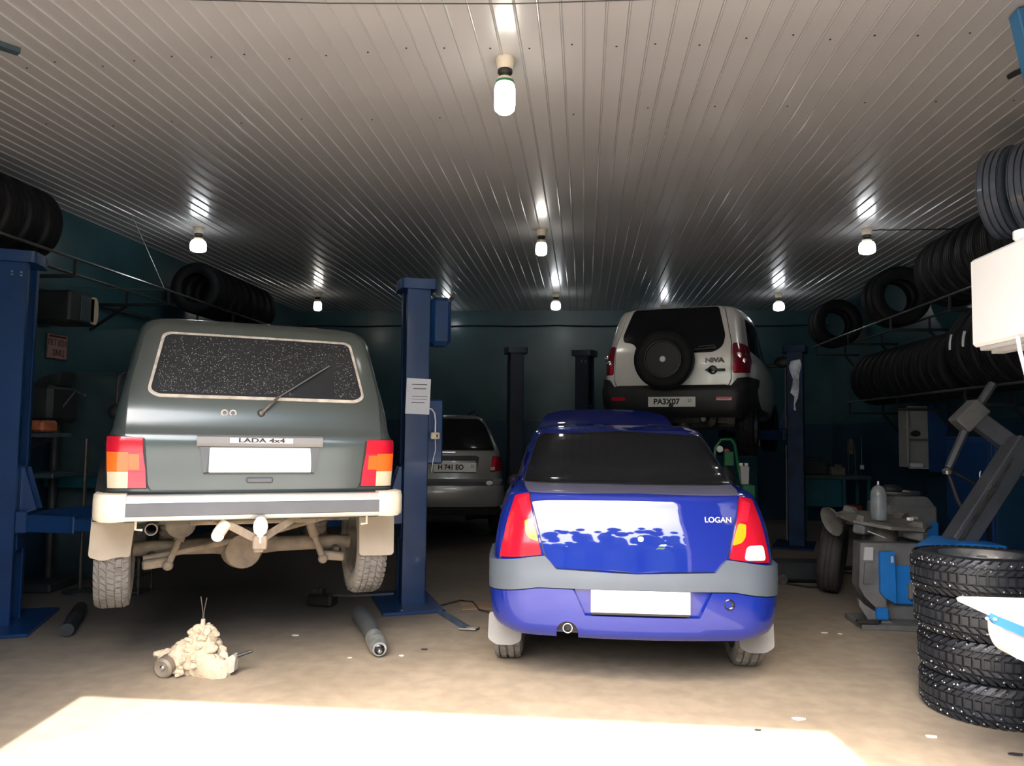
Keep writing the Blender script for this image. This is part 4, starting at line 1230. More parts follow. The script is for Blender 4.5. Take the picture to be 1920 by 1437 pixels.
# ------------------------------------------------------------------ white cabinet and machine cover at the right edge
wb = thing('wall_cabinet', 'white box cabinet hanging at the right edge, with a white cable below', 'cabinet', (0, 0, 0))
MB().box((1.93, 3.22, 2.06), (.36, .86, .40), None, .012).build('cabinet_body', WHITE, wb)
MB().box((1.93, 3.22, 1.852), (.32, .80, .02), None, .004).box((1.84, 3.22, 1.838), (.05, .78, .02)).build('underside', CABW, wb)
MB().tube([(1.93, 3.1, 2.26), (1.93, 3.1, H)], .02, 8).tube([(1.93, 3.4, 2.26), (1.93, 3.4, H)], .02, 8).build('hanger', STEEL, wb)
MB().lathe([(.03, 0), (.05, .02), (.05, .05), (.0, .06)], (1.80, 3.28, 2.25), 'z', 14).build('cable_gland', WHITE, wb)
MB().tube([(1.735, 3.25, 1.86), (1.737, 3.24, 1.80), (1.742, 3.21, 1.70), (1.735, 3.20, 1.58), (1.745, 3.20, 1.40), (1.752, 3.19, 1.2), (1.80, 3.17, 1.0), (1.95, 3.15, .8)], .008, 8).build('power_cable', PAPER, wb)
wm = thing('wheel_balancer', 'white machine cover with a blue strap in front of the stacked wheels', 'machine', (0, 0, 0))
MB().prism([(1.560, .778), (1.575, .786), (2.35, .79), (2.35, .50), (1.80, .675), (1.62, .742), (1.566, .765)], 3.28, 3.44).build('cover', WHITE, wm)
MB().prism(rpoly([(1.672, .735), (2.35, .50), (2.35, .40), (1.86, .515), (1.70, .585), (1.675, .64)], [.004, 0, 0, .05, .08, .04]), 3.31, 3.42).build('hood', WHITE, wm)
st_ = MB().prism([(1.615, .757), (1.64, .745), (1.80, .683), (2.1, .575), (2.1, .535), (1.815, .640), (1.80, .645), (1.92, .48), (1.90, .46), (1.765, .655), (1.63, .712), (1.61, .738)], 3.272, 3.30)
st_ = st_.build('blue_strap', mat('bright_blue_plastic', (.06, .25, .62), .45, var=.04), wm)
for x, z in ((1.598, .735), (1.628, .734)): MB().lathe([(0, -.004), (.006, -.002), (.006, .006), (0, .006)], (x, 3.268, z), 'y', 10).build('rivet', WHITE, st_)
MB().prism(rpoly([(1.800, .725), (1.84, .715), (1.86, .73), (1.815, .742)], .006), 3.276, 3.281).build('red_mark', REDP, wm)
MB().box((2.32, 3.36, .25), (.40, .36, .50), None, .02).build('pedestal', CHBLUE, wm)

# ------------------------------------------------------------------ tyre changer
tc_ = thing('tyre_changer', 'blue and grey tyre changer with dusty octagonal table, behind the wheel stack', 'machine', (0, 0, 0))
MB().box((2.57, 6.55, .31), (.50, .44, .62), None, .015).build('cabinet', CHGREY, tc_)
MB().prism([(2.135, .63), (2.30, .63), (2.32, .40), (2.32, .12), (2.28, .10), (2.16, .22), (2.12, .30)], 6.24, 6.40).build('side_panel', CHGREY, tc_)
for z0, z1 in ((.50, .60), (.32, .48)): MB().prism([(2.15, z0), (2.22, z0), (2.225, z1), (2.16, z1)], 6.225, 6.24).build('vent_plate', CABW if z1 > .55 else CHGREY, tc_)
fp = MB().prism(rpoly([(2.265, .57), (2.372, .575), (2.378, .18), (2.30, .22), (2.265, .26)], .01), 6.20, 6.245).build('front_panel', CHBLUE, tc_)
MB().box((2.352, 6.195, .515), (.02, .012, .05), None, .003).build('switch', CABW, fp)
MB().box((2.50, 6.29, .31), (.20, .03, .30), None, .01).build('front_panel', CHBLUE, tc_)
MB().box((2.54, 6.26, .27), (.10, .05, .13), None, .01).build('pedal_guard', CHGREY, tc_)
MB().prism([(2.09, .22), (2.14, .17), (2.36, .03), (2.36, .0), (2.20, .0), (2.10, .16)], 6.18, 6.22).build('front_apron', CHGREY, tc_)
MB().box((2.44, 6.30, .02), (.70, .40, .04), None, .006).build('base_frame', CHGREY, tc_)
MB().box((2.26, 6.17, .11), (.09, .05, .09), None, .01).build('pedal_cover', CHBLUE, tc_)
for i in range(3):
    MB().tube([(2.28, 6.22, .05), (2.09 + i * .05, 6.12, .055)], .014, 8).box((2.08 + i * .05, 6.11, .06), (.06, .05, .025), None, .006).build('pedal', DARKMETAL, tc_)
oc = [(.36 * math.cos(PI / 8 + k * PI / 4), .36 * math.sin(PI / 8 + k * PI / 4)) for k in range(8)]
tt = MB().prism(oc, -.012, .012, 'z').lathe([(.10, -.012), (.12, -.05), (.12, -.18), (0, -.18)], seg=18).build('turntable', CHDUST, tc_, (2.42, 6.55, .775), (.10, .06, .2))
for k in range(4):
    a = k * PI / 2 + .5
    MB().box((.27 * math.cos(a), .27 * math.sin(a), -.055), (.16, .10, .07), Euler((0, 0, a)), .012).build('clamp_cylinder', CHGREY, tt)
    MB().prism([(.20, 0), (.34, 0), (.33, .055), (.26, .05)], -.03, .03, 'y', Matrix.Rotation(a, 4, 'Z')).build('jaw', CHDUST, tt)
    MB().tube([(.31 * math.cos(a), .31 * math.sin(a), -.05), (.30 * math.cos(a + .6), .30 * math.sin(a + .6), -.09)], .006, 6).build('air_hose', STEEL, tt)
bo = thing('bottle', 'cloudy plastic bottle standing on the tyre changer table', 'bottle', (2.34, 6.42, .792))
MB().lathe([(0, 0), (.055, .0), (.060, .01), (.060, .19), (.056, .222), (.042, .252), (.022, .268), (.010, .272), (.010, .28), (0, .28)], seg=20).build('bottle_body', BOTTLE, bo)
MB().lathe([(0, .275), (.008, .276), (.006, .305), (0, .306)], seg=10).build('tip', WHITE, bo)
tag(MB().lathe([(0, 0), (.03, .004), (.036, .016), (.03, .03), (0, .034)], seg=16).build('tin', CHDUST, None, (2.60, 6.38, .800)), 'small dusty tin on the tyre changer table beside the bottle', 'tin')
tag(MB().box((0, 0, .02), (.05, .03, .025), Euler((0, 0, .5)), .006).build('wheel_weight', WHITE, None, (2.53, 6.30, .795)), 'small pale block on the edge of the tyre changer table', 'block')
# bead-breaker side: leaning tyre and dusty plate
tag(carcass(.33, .20, .19, .008).build('leaning_tyre', mat('dull_rubber', (.035, .032, .030), .8, var=.3), None, (2.30, 7.45, .355), (PI / 2 + .12, .0, 1.15)), 'dull black tyre leaning behind the tyre changer', 'tyre')
tag(MB().lathe([(0, .0), (.08, .005), (.125, .035), (.13, .045), (.12, .02), (0, -.012)], seg=28).build('hubcap', CHDUST, None, (2.14, 6.85, .74), (PI / 2 + .35, .0, -1.25)), 'dusty round plate leaning on the left of the tyre changer', 'plate')
# second machine behind
m2 = thing('wheel_machine', 'dark grey and blue machine box behind the tyre changer', 'machine', (3.03, 7.75, 0))
MB().box((0, 0, .62), (.44, .55, .40), None, .02).build('cabinet', CHGREY, m2)
MB().box((.05, 0, .21), (.40, .52, .42), None, .01).build('plinth', CHGREY, m2)
MB().box((.10, -.268, .42), (.24, .03, .50), None, .006).build('front_panel', CHBLUE, m2)
MB().prism(rpoly([(-.20, .82), (.20, .82), (.14, .90), (-.16, .90)], .02), -.25, .25).build('tool_tray', CHGREY, m2)
tag(MB().lathe([(.20, 0), (.21, .015), (.20, .03), (.185, .03), (.18, .015), (.185, 0)], closed=True, seg=36).build('rim_ring', STEEL, None, (2.98, 7.72, .905)), 'grey metal ring lying on the machine behind the tyre changer', 'ring')
tag(MB().sphere((0, 0, .05), .10, 14, 8, (1.1, .8, .5)).build('oil_rag', SILH, None, (2.92, 7.70, .90)), 'dark bundled rag inside the metal ring', 'rag')
# tilting tower machine above the wheel stack
tw = thing('tilting_tower', 'grey tilting arm machine with blue foot above the wheel stack', 'machine', (0, 0, 0))
GREYT = mat('tower_grey_paint', (.075, .080, .092), .45, var=.2, scale=5)
MB().box((2.70, 5.80, .33), (.42, .50, .66), None, .015).build('foot_cabinet', CHGREY, tw)
MB().prism([(2.44, .655), (2.92, .655), (2.86, .72), (2.56, .73)], 5.58, 6.0).build('foot', CHBLUE, tw)
MB().bar((2.66, 5.85, .68), (3.24, 6.05, 1.42), .16, .18, (0, 1, 0), .01).build('tower', GREYT, tw)
MB().bar((2.625, 5.75, .70), (3.10, 5.93, 1.30), .02, .03, (0, 1, 0)).box((2.92, 5.86, 1.08), (.05, .03, .05), Euler((0, -.9, 0)), .006).build('tower_edge', STEELD, tw)
MB().bar((3.42, 6.10, 1.22), (2.93, 6.20, 1.64), .13, .12, (0, 1, 0), .01).build('swing_arm', GREYT, tw)
MB().bar((2.86, 6.20, 1.54), (3.02, 6.20, 1.70), .14, .16, (0, 1, 0), .012).build('arm_head', CHGREY, tw)
MB().tube([(3.13, 6.22, 1.87), (2.95, 6.20, 1.60), (2.77, 6.18, 1.22)], [.032, .032, .028], 6).build('hex_bar', GREYT, tw)
MB().lathe([(0, 0), (.035, .004), (.04, .03), (.02, .05), (0, .05)], (2.755, 6.16, 1.17), 'z', 12).sphere((2.735, 6.15, 1.19), .014, 8, 6).build('mount_head', STEEL, tw)
MB().tube([(2.78, 6.2, 1.17), (2.84, 6.2, .98), (2.92, 6.18, .80), (3.02, 6.15, .55)], .018, 8).tube([(2.80, 6.2, 1.20), (2.98, 6.22, 1.10), (3.06, 6.2, .88), (3.06, 6.2, .5)], .014, 8).build('air_hose', SILH, tw)
# wall cupboard, lockers, papers on the right
cb = thing('wall_cupboard', 'open wall cupboard with grey shelves and blue door under the tyre rack', 'cupboard', (0, 0, 0))
MB().box((3.808, 9.62, 1.45), (.016, .24, .74)).box((4.252, 9.62, 1.45), (.016, .24, .74)).box((4.03, 9.62, 1.812), (.46, .24, .016)).box((4.03, 9.62, 1.088), (.46, .24, .016)).build('carcass', CABW, cb)
MB().box((4.03, 9.733, 1.45), (.45, .014, .72)).build('back_panel', CABW, cb)
MB().box((4.03, 9.62, 1.45), (.42, .21, .016)).build('shelf', CABW, cb)
MB().box((4.145, 9.485, 1.445), (.22, .02, .80), None, .004).build('door', CABB, cb)
tag(MB().box((3.92, 9.60, 1.122), (.15, .14, .05), None, .01).build('parts_box', PAPER), 'white box lying on the bottom of the wall cupboard', 'box')
tag(MB().sphere((3.94, 9.60, 1.496), .054, 10, 8, (1, 1, .7)).build('cloth_bundle', SILH), 'dark bundle on the cupboard shelf', 'bundle')
lk = thing('locker', 'blue steel locker by the right wall behind the tilting arm', 'locker', (3.99, 7.95, 0))
MB().box((0, 0, .73), (.50, .9, 1.46), None, .008).build('locker_body', CABB, lk)
MB().box((-.256, 0, .73), (.012, .84, 1.38), None, .004).build('door', CABB, lk)
MB().box((0, -.456, .94), (.44, .012, .98), None, .004).build('side_panel', mat('locker_side_blue', (.012, .065, .14), .4, var=.12), lk)
MB().box((.02, -.466, 1.22), (.15, .006, .22)).build('paper_sheet', mat('faded_sheet', (.30, .26, .30), .7), lk)
MB().box((-.03, -.466, 1.39), (.045, .006, .05)).build('sticker', CREAM, lk)
MB().box((.05, -.466, 1.39), (.045, .006, .05)).build('sticker', CREAM, lk)
MB().tube([(-.27, -.3, 1.0), (-.28, -.3, 1.02), (-.28, -.3, 1.12), (-.27, -.3, 1.14)], .008, 6).build('handle', STEEL, lk)

# ------------------------------------------------------------------ bench and clutter at the back right
bn = thing('workbench', 'teal workbench against the back right corner', 'workbench', (3.62, 11.75, 0))
MB().box((0, 0, .86), (.95, .55, .05), None, .006).build('bench_top', SILH2, bn)
MB().box((-.19, -.23, .64), (.52, .03, .40), None, .004).build('front_panel', TEAL, bn)
for x in (-.44, .10, .44):
    for y in (-.24, .24): MB().box((x, y, .42), (.045, .045, .84)).build('leg', TEAL, bn)
MB().box((.27, .0, .30), (.30, .45, .03)).build('shelf', SILH2, bn)
tag(MB().box((0, 0, .10), (.34, .24, .20), None, .02).tube([(-.1, 0, .2), (-.1, 0, .25), (.1, 0, .25), (.1, 0, .2)], .012, 6).build('toolbox', SILH, None, (3.38, 11.75, .885)), 'dark toolbox at the left of the teal workbench', 'toolbox')
tag(MB().box((0, 0, .06), (.20, .18, .12), None, .015).box((0, -.06, .13), (.10, .05, .06), None, .01).build('bench_vice', CHDUST, None, (3.66, 11.62, .885)), 'grey bench vice at the edge of the teal workbench', 'vice')
tag(MB().box((0, 0, .075), (.24, .2, .15), None, .02).build('red_case', mat('dark_red_paint', (.20, .03, .02), .5), None, (3.90, 11.72, .315)), 'dark red case on the shelf under the teal workbench', 'case')
rg = thing('pressure_gauge_stand', 'thin metal stand with hoses and a small white tag on the teal workbench', 'stand', (3.94, 11.70, .885))
MB().tube([(-.09, 0, 0), (-.09, 0, .50)], .008, 6).tube([(.02, 0, 0), (.0, 0, .45), (-.03, 0, .5)], .010, 6).build('hose', STEELD, rg)
MB().box((-.05, 0, .42), (.06, .05, .22), None, .01).tube([(-.05, 0, .53), (-.05, 0, .57), (.10, 0, .57), (.10, 0, .15)], .006, 6).build('regulator', CHGREY, rg)
MB().box((.10, -.01, .12), (.055, .012, .06), None, .003).build('white_tag', PAPER, rg)
tag(MB().box((0, 0, .55), (.9, .5, 1.10), None, .01).box((0, -.255, .80), (.84, .012, .46)).box((0, -.255, .30), (.84, .012, .46)).build('base_cabinet', TEAL, None, (2.42, 13.35, 0)), 'low teal cabinet against the back wall behind the worn lift post', 'cabinet')
tag(MB().tube([(3.66, 13.74, 1.95), (3.67, 13.735, 1.88), (3.68, 13.735, 1.80), (3.675, 13.735, 1.74)], .012, 6).build('hanging_lamp_cord', STEEL), 'small bright cord end hanging on the back wall above the workbench', 'cord')
sk = tag(MB().box((0, 0, .0), (.05, .012, .10), None, .003).build('wall_socket', CREAM, None, (3.01, 13.73, 1.32)), 'small socket on the back wall left of the worn lift post', 'socket')

# green gas-bottle trolley
gt = thing('gas_trolley', 'green gas trolley with red valve handle beside the blue car', 'trolley', (1.56, 8.4, 0))
for s_ in (-1, 1): pass
MB().tube([(-.20, 0, .12), (-.19, 0, 1.0), (-.16, 0, 1.32), (-.10, 0, 1.40), (-.0, 0, 1.405), (.04, 0, 1.35), (.07, 0, 1.15), (.12, 0, .85), (.14, 0, .12)], .018, 10).build('frame', GREEN, gt)
MB().box((0, 0, .10), (.42, .30, .03), None, .005).build('foot_plate', GREEN, gt)
MB().box((.16, -.02, .86), (.13, .20, .14), None, .008).build('tool_box', GREEN, gt)
MB().box((-.03, -.03, 1.20), (.10, .06, .15), None, .006).build('clamp', GREEN, gt)
MB().lathe([(0, 0), (.10, .01), (.105, .03), (.105, .85), (.07, .95), (.035, 1.0), (.035, 1.12), (0, 1.12)], (-.05, .02, .115), 'z', 20).build('gas_bottle', SILH, gt)
MB().lathe([(0, 0), (.03, .005), (.038, .03), (.03, .055), (0, .06)], (-.045, -.02, 1.27), 'y', 14).build('valve_handle', REDP, gt)
MB().lathe([(0, 0), (.034, .0), (.036, .02), (0, .03)], (-.12, -.03, 1.30), 'y', 14).build('gauge', WHITE, gt)
MB().prism([(.095, .935), (.17, .935), (.175, 1.12), (.085, 1.13)], -.06, .02).build('white_canister', CABW, gt)
for x in (.10, .155): MB().lathe([(0, 0), (.02, .002), (.02, .03), (0, .032)], (x, -.02, 1.125), 'z', 10).build('canister_cap', WHITE, gt)
for s_ in (-1, 1): MB().lathe([(0, -.025), (.10, -.02), (.11, 0), (.10, .02), (0, .025)], (s_ * .22, .14, .11), 'x', 18).build('wheel', RUBBER, gt)

# ------------------------------------------------------------------ left wall
ht_ = thing('wall_heater', 'dark boxy wall heater with a pale round front, high on the left wall', 'heater', (XL, 6.98, 2.60))
MB().box((.22, 0, 0), (.40, .42, .30), None, .02).build('heater_body', SILH, ht_)
MB().lathe([(0, 0), (.135, .0), (.14, .02), (.125, .035), (0, .03)], (.24, .21, 0), 'y', 28).build('outlet_rim', SILH, ht_)
MB().lathe([(0, .046), (.122, .045), (.122, .03), (0, .03)], (.24, .21, 0), 'y', 28).build('outlet_grille', CREAM, ht_)
MB().box((.42, .05, 0), (.012, .20, .24), None, .004).build('front_disc', SILH2, ht_)
MB().prism(rpoly([(.10, -.135), (.19, -.135), (.215, -.06), (.215, .06), (.19, .135), (.10, .135)], .03), .40, .426, 'x').build('pale_front', CREAM, ht_)
MB().tube([(.03, 0, .1), (.03, 0, .22)], .01, 6).build('feed_pipe', STEELD, ht_)
po_ = thing('poster', 'small pink poster with maroon lettering on the left wall', 'poster', (XL + .012, 7.18, 2.25))
MB().box((0, 0, 0), (.012, .30, .25), None, .002).build('frame', STEELD, po_)
MB().box((.006, 0, .0), (.004, .28, .235)).build('sheet', PINK, po_)
RX = (PI / 2, 0, PI / 2)
text('ПЕТ КОХ', .085, INKR, 'lettering', po_, (.009, 0, .035), RX, .001, .75)
text('ЗМЦ', .085, INKR, 'lettering', po_, (.009, .01, -.065), RX, .001, .9)
MB().box((.0085, 0, .10), (.001, .25, .02)).build('printed_band', INKR, po_)
# pillar drill
dr = thing('pillar_drill', 'dark pillar drill standing by the left wall under the poster', 'drill', (-4.86, 6.62, 0), .1)
MB().box((0, 0, .04), (.42, .50, .08), None, .015).build('base', SILH, dr)
MB().tube([(0, .08, .08), (0, .08, 1.90)], .04, 14).build('column', SILH, dr)
MB().box((.02, -.04, 1.66), (.26, .46, .34), None, .04).prism([(-.10, 1.83), (.14, 1.83), (.16, 1.95), (-.02, 1.90)], -.14, .10).build('head', SILH, dr)
MB().lathe([(.09, 0), (.09, .24), (0, .24)], (0, .20, 1.56), 'z', 16).build('motor', SILH, dr)
MB().tube([(.05, -.16, 1.50), (.05, -.16, 1.30)], [.035, .012], 12).build('spindle', SILH, dr)
MB().tube([(.14, -.08, 1.62), (.22, -.02, 1.78), (.27, .05, 1.74)], .010, 8).sphere((.27, .05, 1.74), .018, 8, 6).build('feed_lever', STEELD, dr)
MB().box((.03, -.06, 1.02), (.30, .36, .05), None, .01).build('table', SILH2, dr)
tag(MB().box((0, 0, .05), (.14, .2, .10), None, .02).build('bulb_carton', mat('orange_carton', (.42, .12, .05), .6, var=.4, scale=20), None, (-4.62, 6.20, 1.405)), 'small orange and white carton beside the pillar drill', 'carton')
ws = thing('wall_shelf', 'dark shelf plank on brackets beside the pillar drill', 'shelf', (XL, 6.22, 1.38))
MB().box((.38, 0, 0), (.74, .40, .035), None, .004).build('plank', SILH2, ws)
for y in (-.14, .14): MB().bar((.02, y, -.3), (.6, y, -.03), .03, .03).build('bracket', SILH, ws)
# grey machine with a pale rounded edge
gm = thing('test_cabinet', 'tall slate cabinet with pale rounded edge and dark window, behind the dark green car', 'cabinet', (-4.88, 7.62, 0))
MB().prism(rpoly([(-.46, 0), (.46, 0), (.46, 2.0), (-.46, 2.0)], [0, 0, .09, .09]), -.34, .30, 'x').build('cabinet_body', SILH2, gm)
MB().tube([(.30, -.45, 1.0), (.30, -.45, 1.88), (.30, -.42, 1.96), (.30, -.36, 1.995), (.30, .36, 1.995), (.30, .43, 1.96), (.30, .45, 1.88), (.30, .45, 1.0)], .014, 8).build('edge_trim', STEELD, gm)
MB().box((.305, .0, 1.68), (.02, .48, .36), None, .01).build('dark_window', BLACKG, gm)
MB().box((.33, -.30, 1.28), (.06, .16, .20), None, .01).build('control_box', SILH, gm)
MB().box((.05, .0, .92), (.66, 1.3, .10), None, .01).build('ledge', TEAL, gm)
ps = thing('prop_stand', 'thin upright pole stand behind the left lift arm', 'stand', (-4.42, 6.50, 0))
MB().tube([(0, 0, .02), (0, 0, 1.35)], .016, 8).build('pole', STEELD, ps)
MB().lathe([(0, 0), (.14, .0), (.14, .015), (.03, .03), (0, .03)], seg=18).build('base', SILH, ps)
ps2 = thing('prop_stand', 'thin upright pole stand closest to the dark green car on its left side', 'stand', (-4.42, 6.86, 0))
MB().tube([(0, 0, .02), (0, 0, 1.42)], .013, 8).build('pole', STEELD, ps2)
MB().lathe([(0, 0), (.12, .0), (.12, .015), (.03, .03), (0, .03)], seg=18).build('base', SILH, ps2)
jr = thing('bottle_crate', 'small grey wire crate on the floor beneath the left lift arm', 'crate', (-3.98, 6.55, 0))
cm = MB()
for z in (.02, .16, .30):
    cm.tube([(-.13, -.1, z), (.13, -.1, z), (.13, .1, z), (-.13, .1, z), (-.13, -.1, z)], .008, 6)
for x in (-.13, 0, .13):
    for y in (-.1, .1): cm.tube([(x, y, .0), (x, y, .31)], .007, 6)
cm.build('wire_frame', STEELD, jr)
MB().box((0, 0, .015), (.25, .19, .02)).build('tray', STEELD, jr)
# conduit and pipe on the left wall
cable('wall_pipe', 'dark pipe running along the left wall below the tyre rack', [(XL + .05, 5.0, 2.78), (XL + .05, 13.6, 2.78)], .03, SILH2, 'pipe')
cable('wall_post', 'pale vertical pipe on the left wall behind the nearest lift post', [(XL + .06, 6.35, .0), (XL + .06, 6.35, 2.3)], .045, mat('pipe_teal', (.07, .17, .19), .4), 'pipe')
cable('stay_wire', 'thin wire stay from the left rack rail up to the ceiling', [(-4.40, 7.62, 2.92), (-4.62, 7.35, 3.62)], .0025, STEEL, 'wire')
cable('stay_wire', 'thin wire from the left rack rail back to the left wall', [(-4.40, 7.62, 2.90), (XL + .01, 7.3, 2.88)], .0025, STEEL, 'wire')

# ------------------------------------------------------------------ things on the floor
def lump(mb, c, r, seed, sc=(1, 1, 1), rough=.22, n=22):
    rr = np.random.RandomState(seed)
    dirs = rr.normal(size=(26, 3)); dirs /= np.linalg.norm(dirs, axis=1)[:, None]
    amp = rr.uniform(-1, 1, 26)
    o = len(mb.v)
    mb.sphere((0, 0, 0), 1, n, n // 2 + 2)
    for i in range(o, len(mb.v)):
        p = np.array(mb.v[i]); p = p / max(1e-6, np.linalg.norm(p))
        d = 1 + rough * float(np.sum(amp * np.maximum(0, dirs @ p - .72) * 6) * .5)
        d += rough * .22 * math.sin(p[0] * 19 + seed) * math.sin(p[1] * 23 + p[2] * 17 + seed * 2)
        mb.v[i] = (c[0] + p[0] * r * d * sc[0], c[1] + p[1] * r * d * sc[1], max(.0, c[2] + p[2] * r * d * sc[2]))
    return mb
kn = thing('muddy_steering_knuckle', 'lump of machinery caked in pale dry mud on the floor behind the dark green car', 'car part', (-2.29, 4.47, 0))
mb = MB()
rk = random.Random(4)
lump(mb, (.02, 0, .085), .135, 1, (1.2, .75, .95), .35, 44)
lump(mb, (.035, .01, .19), .085, 2, (1.05, .8, 1.0), .35, 32)
lump(mb, (.03, .0, .255), .05, 3, (1, .8, .7), .3, 20)
lump(mb, (.10, .01, .245), .028, 5, (.8, .8, 1), .3, 14)
for i in range(90):
    a = rk.uniform(0, 2 * PI); h = rk.random()
    w = .165 * (1 - h * .66)
    lump(mb, (.02 + h * .02 + w * math.cos(a), .11 * (1 - h * .5) * math.sin(a), .02 + h * .25), rk.uniform(.012, .030), 20 + i, (1, 1, rk.uniform(.6, 1.1)), .4, 10)
mb.build('mud_body', MUD, kn, ang=28, merge=False)
m3 = MB(); lump(m3, (-.19, .02, .085), .055, 8, (1.2, .8, .8), .4, 20); lump(m3, (-.22, .02, .05), .035, 9, (1, .8, 1), .4, 14)
m3.build('mud_lug', MUD, kn, ang=28, merge=False)
MB().lathe([(.0, -.02), (.02, -.022), (.046, -.03), (.060, -.02), (.060, .05), (.05, .09), (0, .09)], (0, 0, 0), 'y', 24).build('ball_joint', mat('dusty_ball_joint', (.26, .22, .17), .55, metal=.3, var=.2), kn, (-.135, -.10, .062), (.15, 0, -.1))
MB().sphere((-.133, -.125, .066), .018, 12, 8).build('grease_spot', CHROME, kn)
fi = MB().prism(rpoly([(.10, .01), (.18, .0), (.255, .03), (.262, .115), (.245, .13), (.185, .09), (.11, .055)], .008), -.035, .01).build('bracket_fin', mat('pale_cast_metal', (.44, .41, .35), .8, var=.25, scale=20, bump=.4), kn)
MB().tube([(.235, -.01, .105), (.335, .03, .135)], [.012, .009], 8).build('stud_bolt', BLACK, kn)
MB().tube([(.035, 0, .25), (.038, 0, .32)], [.016, .012], 10).build('pin_sleeve', MUD, kn)
MB().tube([(.036, 0, .31), (.035, 0, .36), (.018, 0, .45)], .003, 6).tube([(.040, 0, .31), (.042, .0, .37), (.056, 0, .445)], .003, 6).build('wire_end', STEELD, kn)

gtb = thing('steel_roller', 'grey cylinder lying on the floor in front of the middle lift post', 'cylinder', (-1.476, 5.35, .062), 1.965)
TUBEG = mat('dusty_grey_tube', (.085, .095, .098), .65, var=.25)
MB().tube([(.50, .02, 0), (.1, 0, 0), (-.22, 0, 0)], [.062, .062, .055], 16).build('tube_body', TUBEG, gtb)
MB().tube([(-.21, 0, 0), (-.40, 0, .0), (-.48, 0, -.004)], [.060, .060, .045], 18).build('metal_end', mat('dented_tin', (.36, .38, .36), .4, metal=.5, var=.4, scale=14), gtb)
MB().sphere((-.47, 0, -.004), .040, 14, 10, (.5, 1, 1)).build('end_plug', BLACKG, gtb)
MB().sphere((-.49, .0, -.012), .016, 10, 8).build('plug_tip', CHROME, gtb)
ltb = thing('rubber_tube', 'dark ribbed tube lying on the floor beside the nearest lift post', 'tube', (-3.72, 5.42, .05), 2.06)
MB().tube([(-.36, 0, 0), (-.05, 0, 0), (-.04, 0, 0)], [.045, .045, .05], 14).build('tube_body', SILH, ltb)
MB().tube([(-.04, 0, 0), (.0, 0, 0), (.36, 0, 0)], [.050, .050, .046], 14).build('ribbed_sleeve', DARKMETAL, ltb)
ang_ = tag(MB().bar((-1.14, 6.14, .02), (-.86, 5.68, .02), .012, .04).bar((-1.10, 6.14, .006), (-.82, 5.68, .006), .06, .012).build('angle_bar', mat('scratched_blue_steel', (.06, .09, .14), .5, var=.4, scale=12)), 'flat blue-grey angle iron lying on the floor right of the middle post', 'angle iron')
tag(MB().tube([(-.90, 5.66, .012), (-.78, 5.66, .012), (-.76, 5.70, .012), (-.88, 5.72, .012)], .010, 6).build('hook', STEELD), 'small metal hook at the end of the angle iron', 'hook')
tag(MB().box((0, 0, .003), (.30, .22, .006), Euler((0, 0, .2))).build('cardboard', mat('cardboard', (.30, .20, .12), .8, var=.2), None, (-.86, 6.46, 0)), 'flat piece of brown cardboard on the floor beside the middle post', 'cardboard')
cables_ = [(-1.22, 6.34, .01), (-1.05, 6.62, .01), (-.93, 6.58, .012), (-.84, 6.30, .01), (-.74, 6.22, .01)]
cable('floor_cord', 'dark cord lying on the floor right of the middle lift post', cables_, .008, STEELD, 'cord')
bx = thing('small_jack', 'small dark jack with handle on the floor under the dark green car', 'jack', (-2.15, 6.30, 0), -.2)
MB().box((0, 0, .05), (.22, .14, .10), None, .02).build('jack_body', DARKMETAL, bx)
MB().tube([(.10, 0, .09), (.30, 0, .10), (.62, .05, .13)], .010, 8).build('jack_handle', STEEL, bx)
MB().box((-.03, 0, .12), (.08, .08, .05), None, .008).build('saddle', STEELD, bx)
for i, (x, y, s_, lb) in enumerate(((-1.45, 6.12, .03, 'small bright bolt beneath the right rear wheel of the dark green car'), (-1.60, 6.18, .024, 'small bright nut on the floor left of the middle post base'))):
    tag(MB().sphere((0, 0, s_ * .5), s_, 10, 8, (1, .8, .5)).build('bolt_head', CHROME, None, (x, y, 0)), lb, 'bolt')
fj = thing('trolley_jack', 'low dark trolley jack on the floor behind the blue car on its right', 'jack', (2.17, 8.05, 0), .05)
MB().box((0, 0, .11), (.62, .34, .18), None, .03).build('jack_body', SILH, fj)
MB().tube([(.25, 0, .14), (.75, .1, .12), (1.0, .15, .11)], .022, 8).build('jack_handle', SILH, fj)
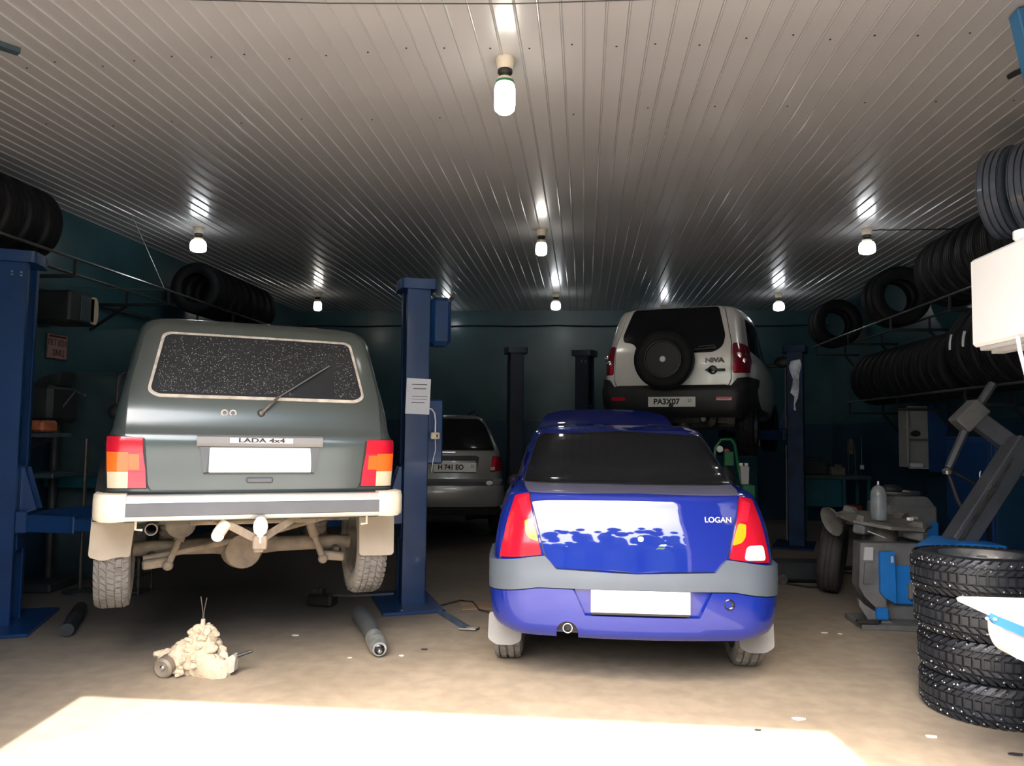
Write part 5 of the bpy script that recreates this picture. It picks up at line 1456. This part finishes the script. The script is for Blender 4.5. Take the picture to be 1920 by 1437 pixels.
for x in (-.24, .24):
    for y in (-.19, .19): MB().lathe([(0, -.02), (.05, -.018), (.05, .018), (0, .02)], (x, y, .05), 'y', 14).build('wheel', STEELD, fj)
MB().tube([(-.2, -.22, .012), (-.05, -.36, .012), (.15, -.36, .012), (.25, -.22, .012)], .010, 6).build('hose', SILH, fj)
cable('air_hose', 'dark hose snaking on the floor below the worn lift post', [(1.75, 9.2, .015), (2.2, 9.0, .015), (2.7, 8.55, .015), (3.1, 8.5, .015), (3.4, 8.3, .015)], .014, BLACK, 'hose')
PAPERW = mat('paper_scrap', (.72, .68, .60), .8)
def scrap(x, y, s_, lb, ma=PAPERW, cat='scrap'):
    r_ = random.Random(int((x + 9) * 1000))
    n = 7
    pl = [(s_ * r_.uniform(.6, 1) * math.cos(2 * PI * k / n) * 1.3, s_ * r_.uniform(.6, 1) * math.sin(2 * PI * k / n) * .8) for k in range(n)]
    mb = MB().prism(pl, .002, .006, 'z')
    mb.v = [(a, b, c + .10 * max(0, a) * (i % 2)) for i, (a, b, c) in enumerate(mb.v)]
    tag(mb.build('scrap', ma, None, (x, y, 0), None, 0), lb, cat, 'scraps on the floor')
scrap(1.681, 4.001, .028, 'pale paper scrap on the floor in front of the wheel stack')
scrap(1.770, 5.963, .022, 'white paper shred on the floor left of the tyre changer')
scrap(1.879, 5.948, .018, 'white paper shred right beside another shred near the tyre changer')
scrap(2.409, 8.954, .03, 'bright scrap on the floor below the worn lift post')
scrap(-2.02, 5.36, .026, 'white curled scrap on the floor behind the muddy car part')
scrap(-1.164, 4.977, .020, 'white chip on the floor by the end of the grey cylinder')
scrap(-1.481, 4.887, .014, 'pale chip on the floor left of the grey cylinder end')
scrap(-1.051, 5.140, .024, 'black chip on the floor between the grey cylinder and the blue car', INK)
scrap(-.66, 6.5, .05, 'pale flake of paper on the floor beside the cardboard')
scrap(1.10, 4.158, .03, 'pale torn strip on the floor at the edge of the sunlight')
scrap(.86, 3.98, .016, 'dark leaf bit on the sunlit floor', INK)
scrap(1.98, 3.83, .03, 'dark strip on the floor at the foot of the wheel stack', INK)
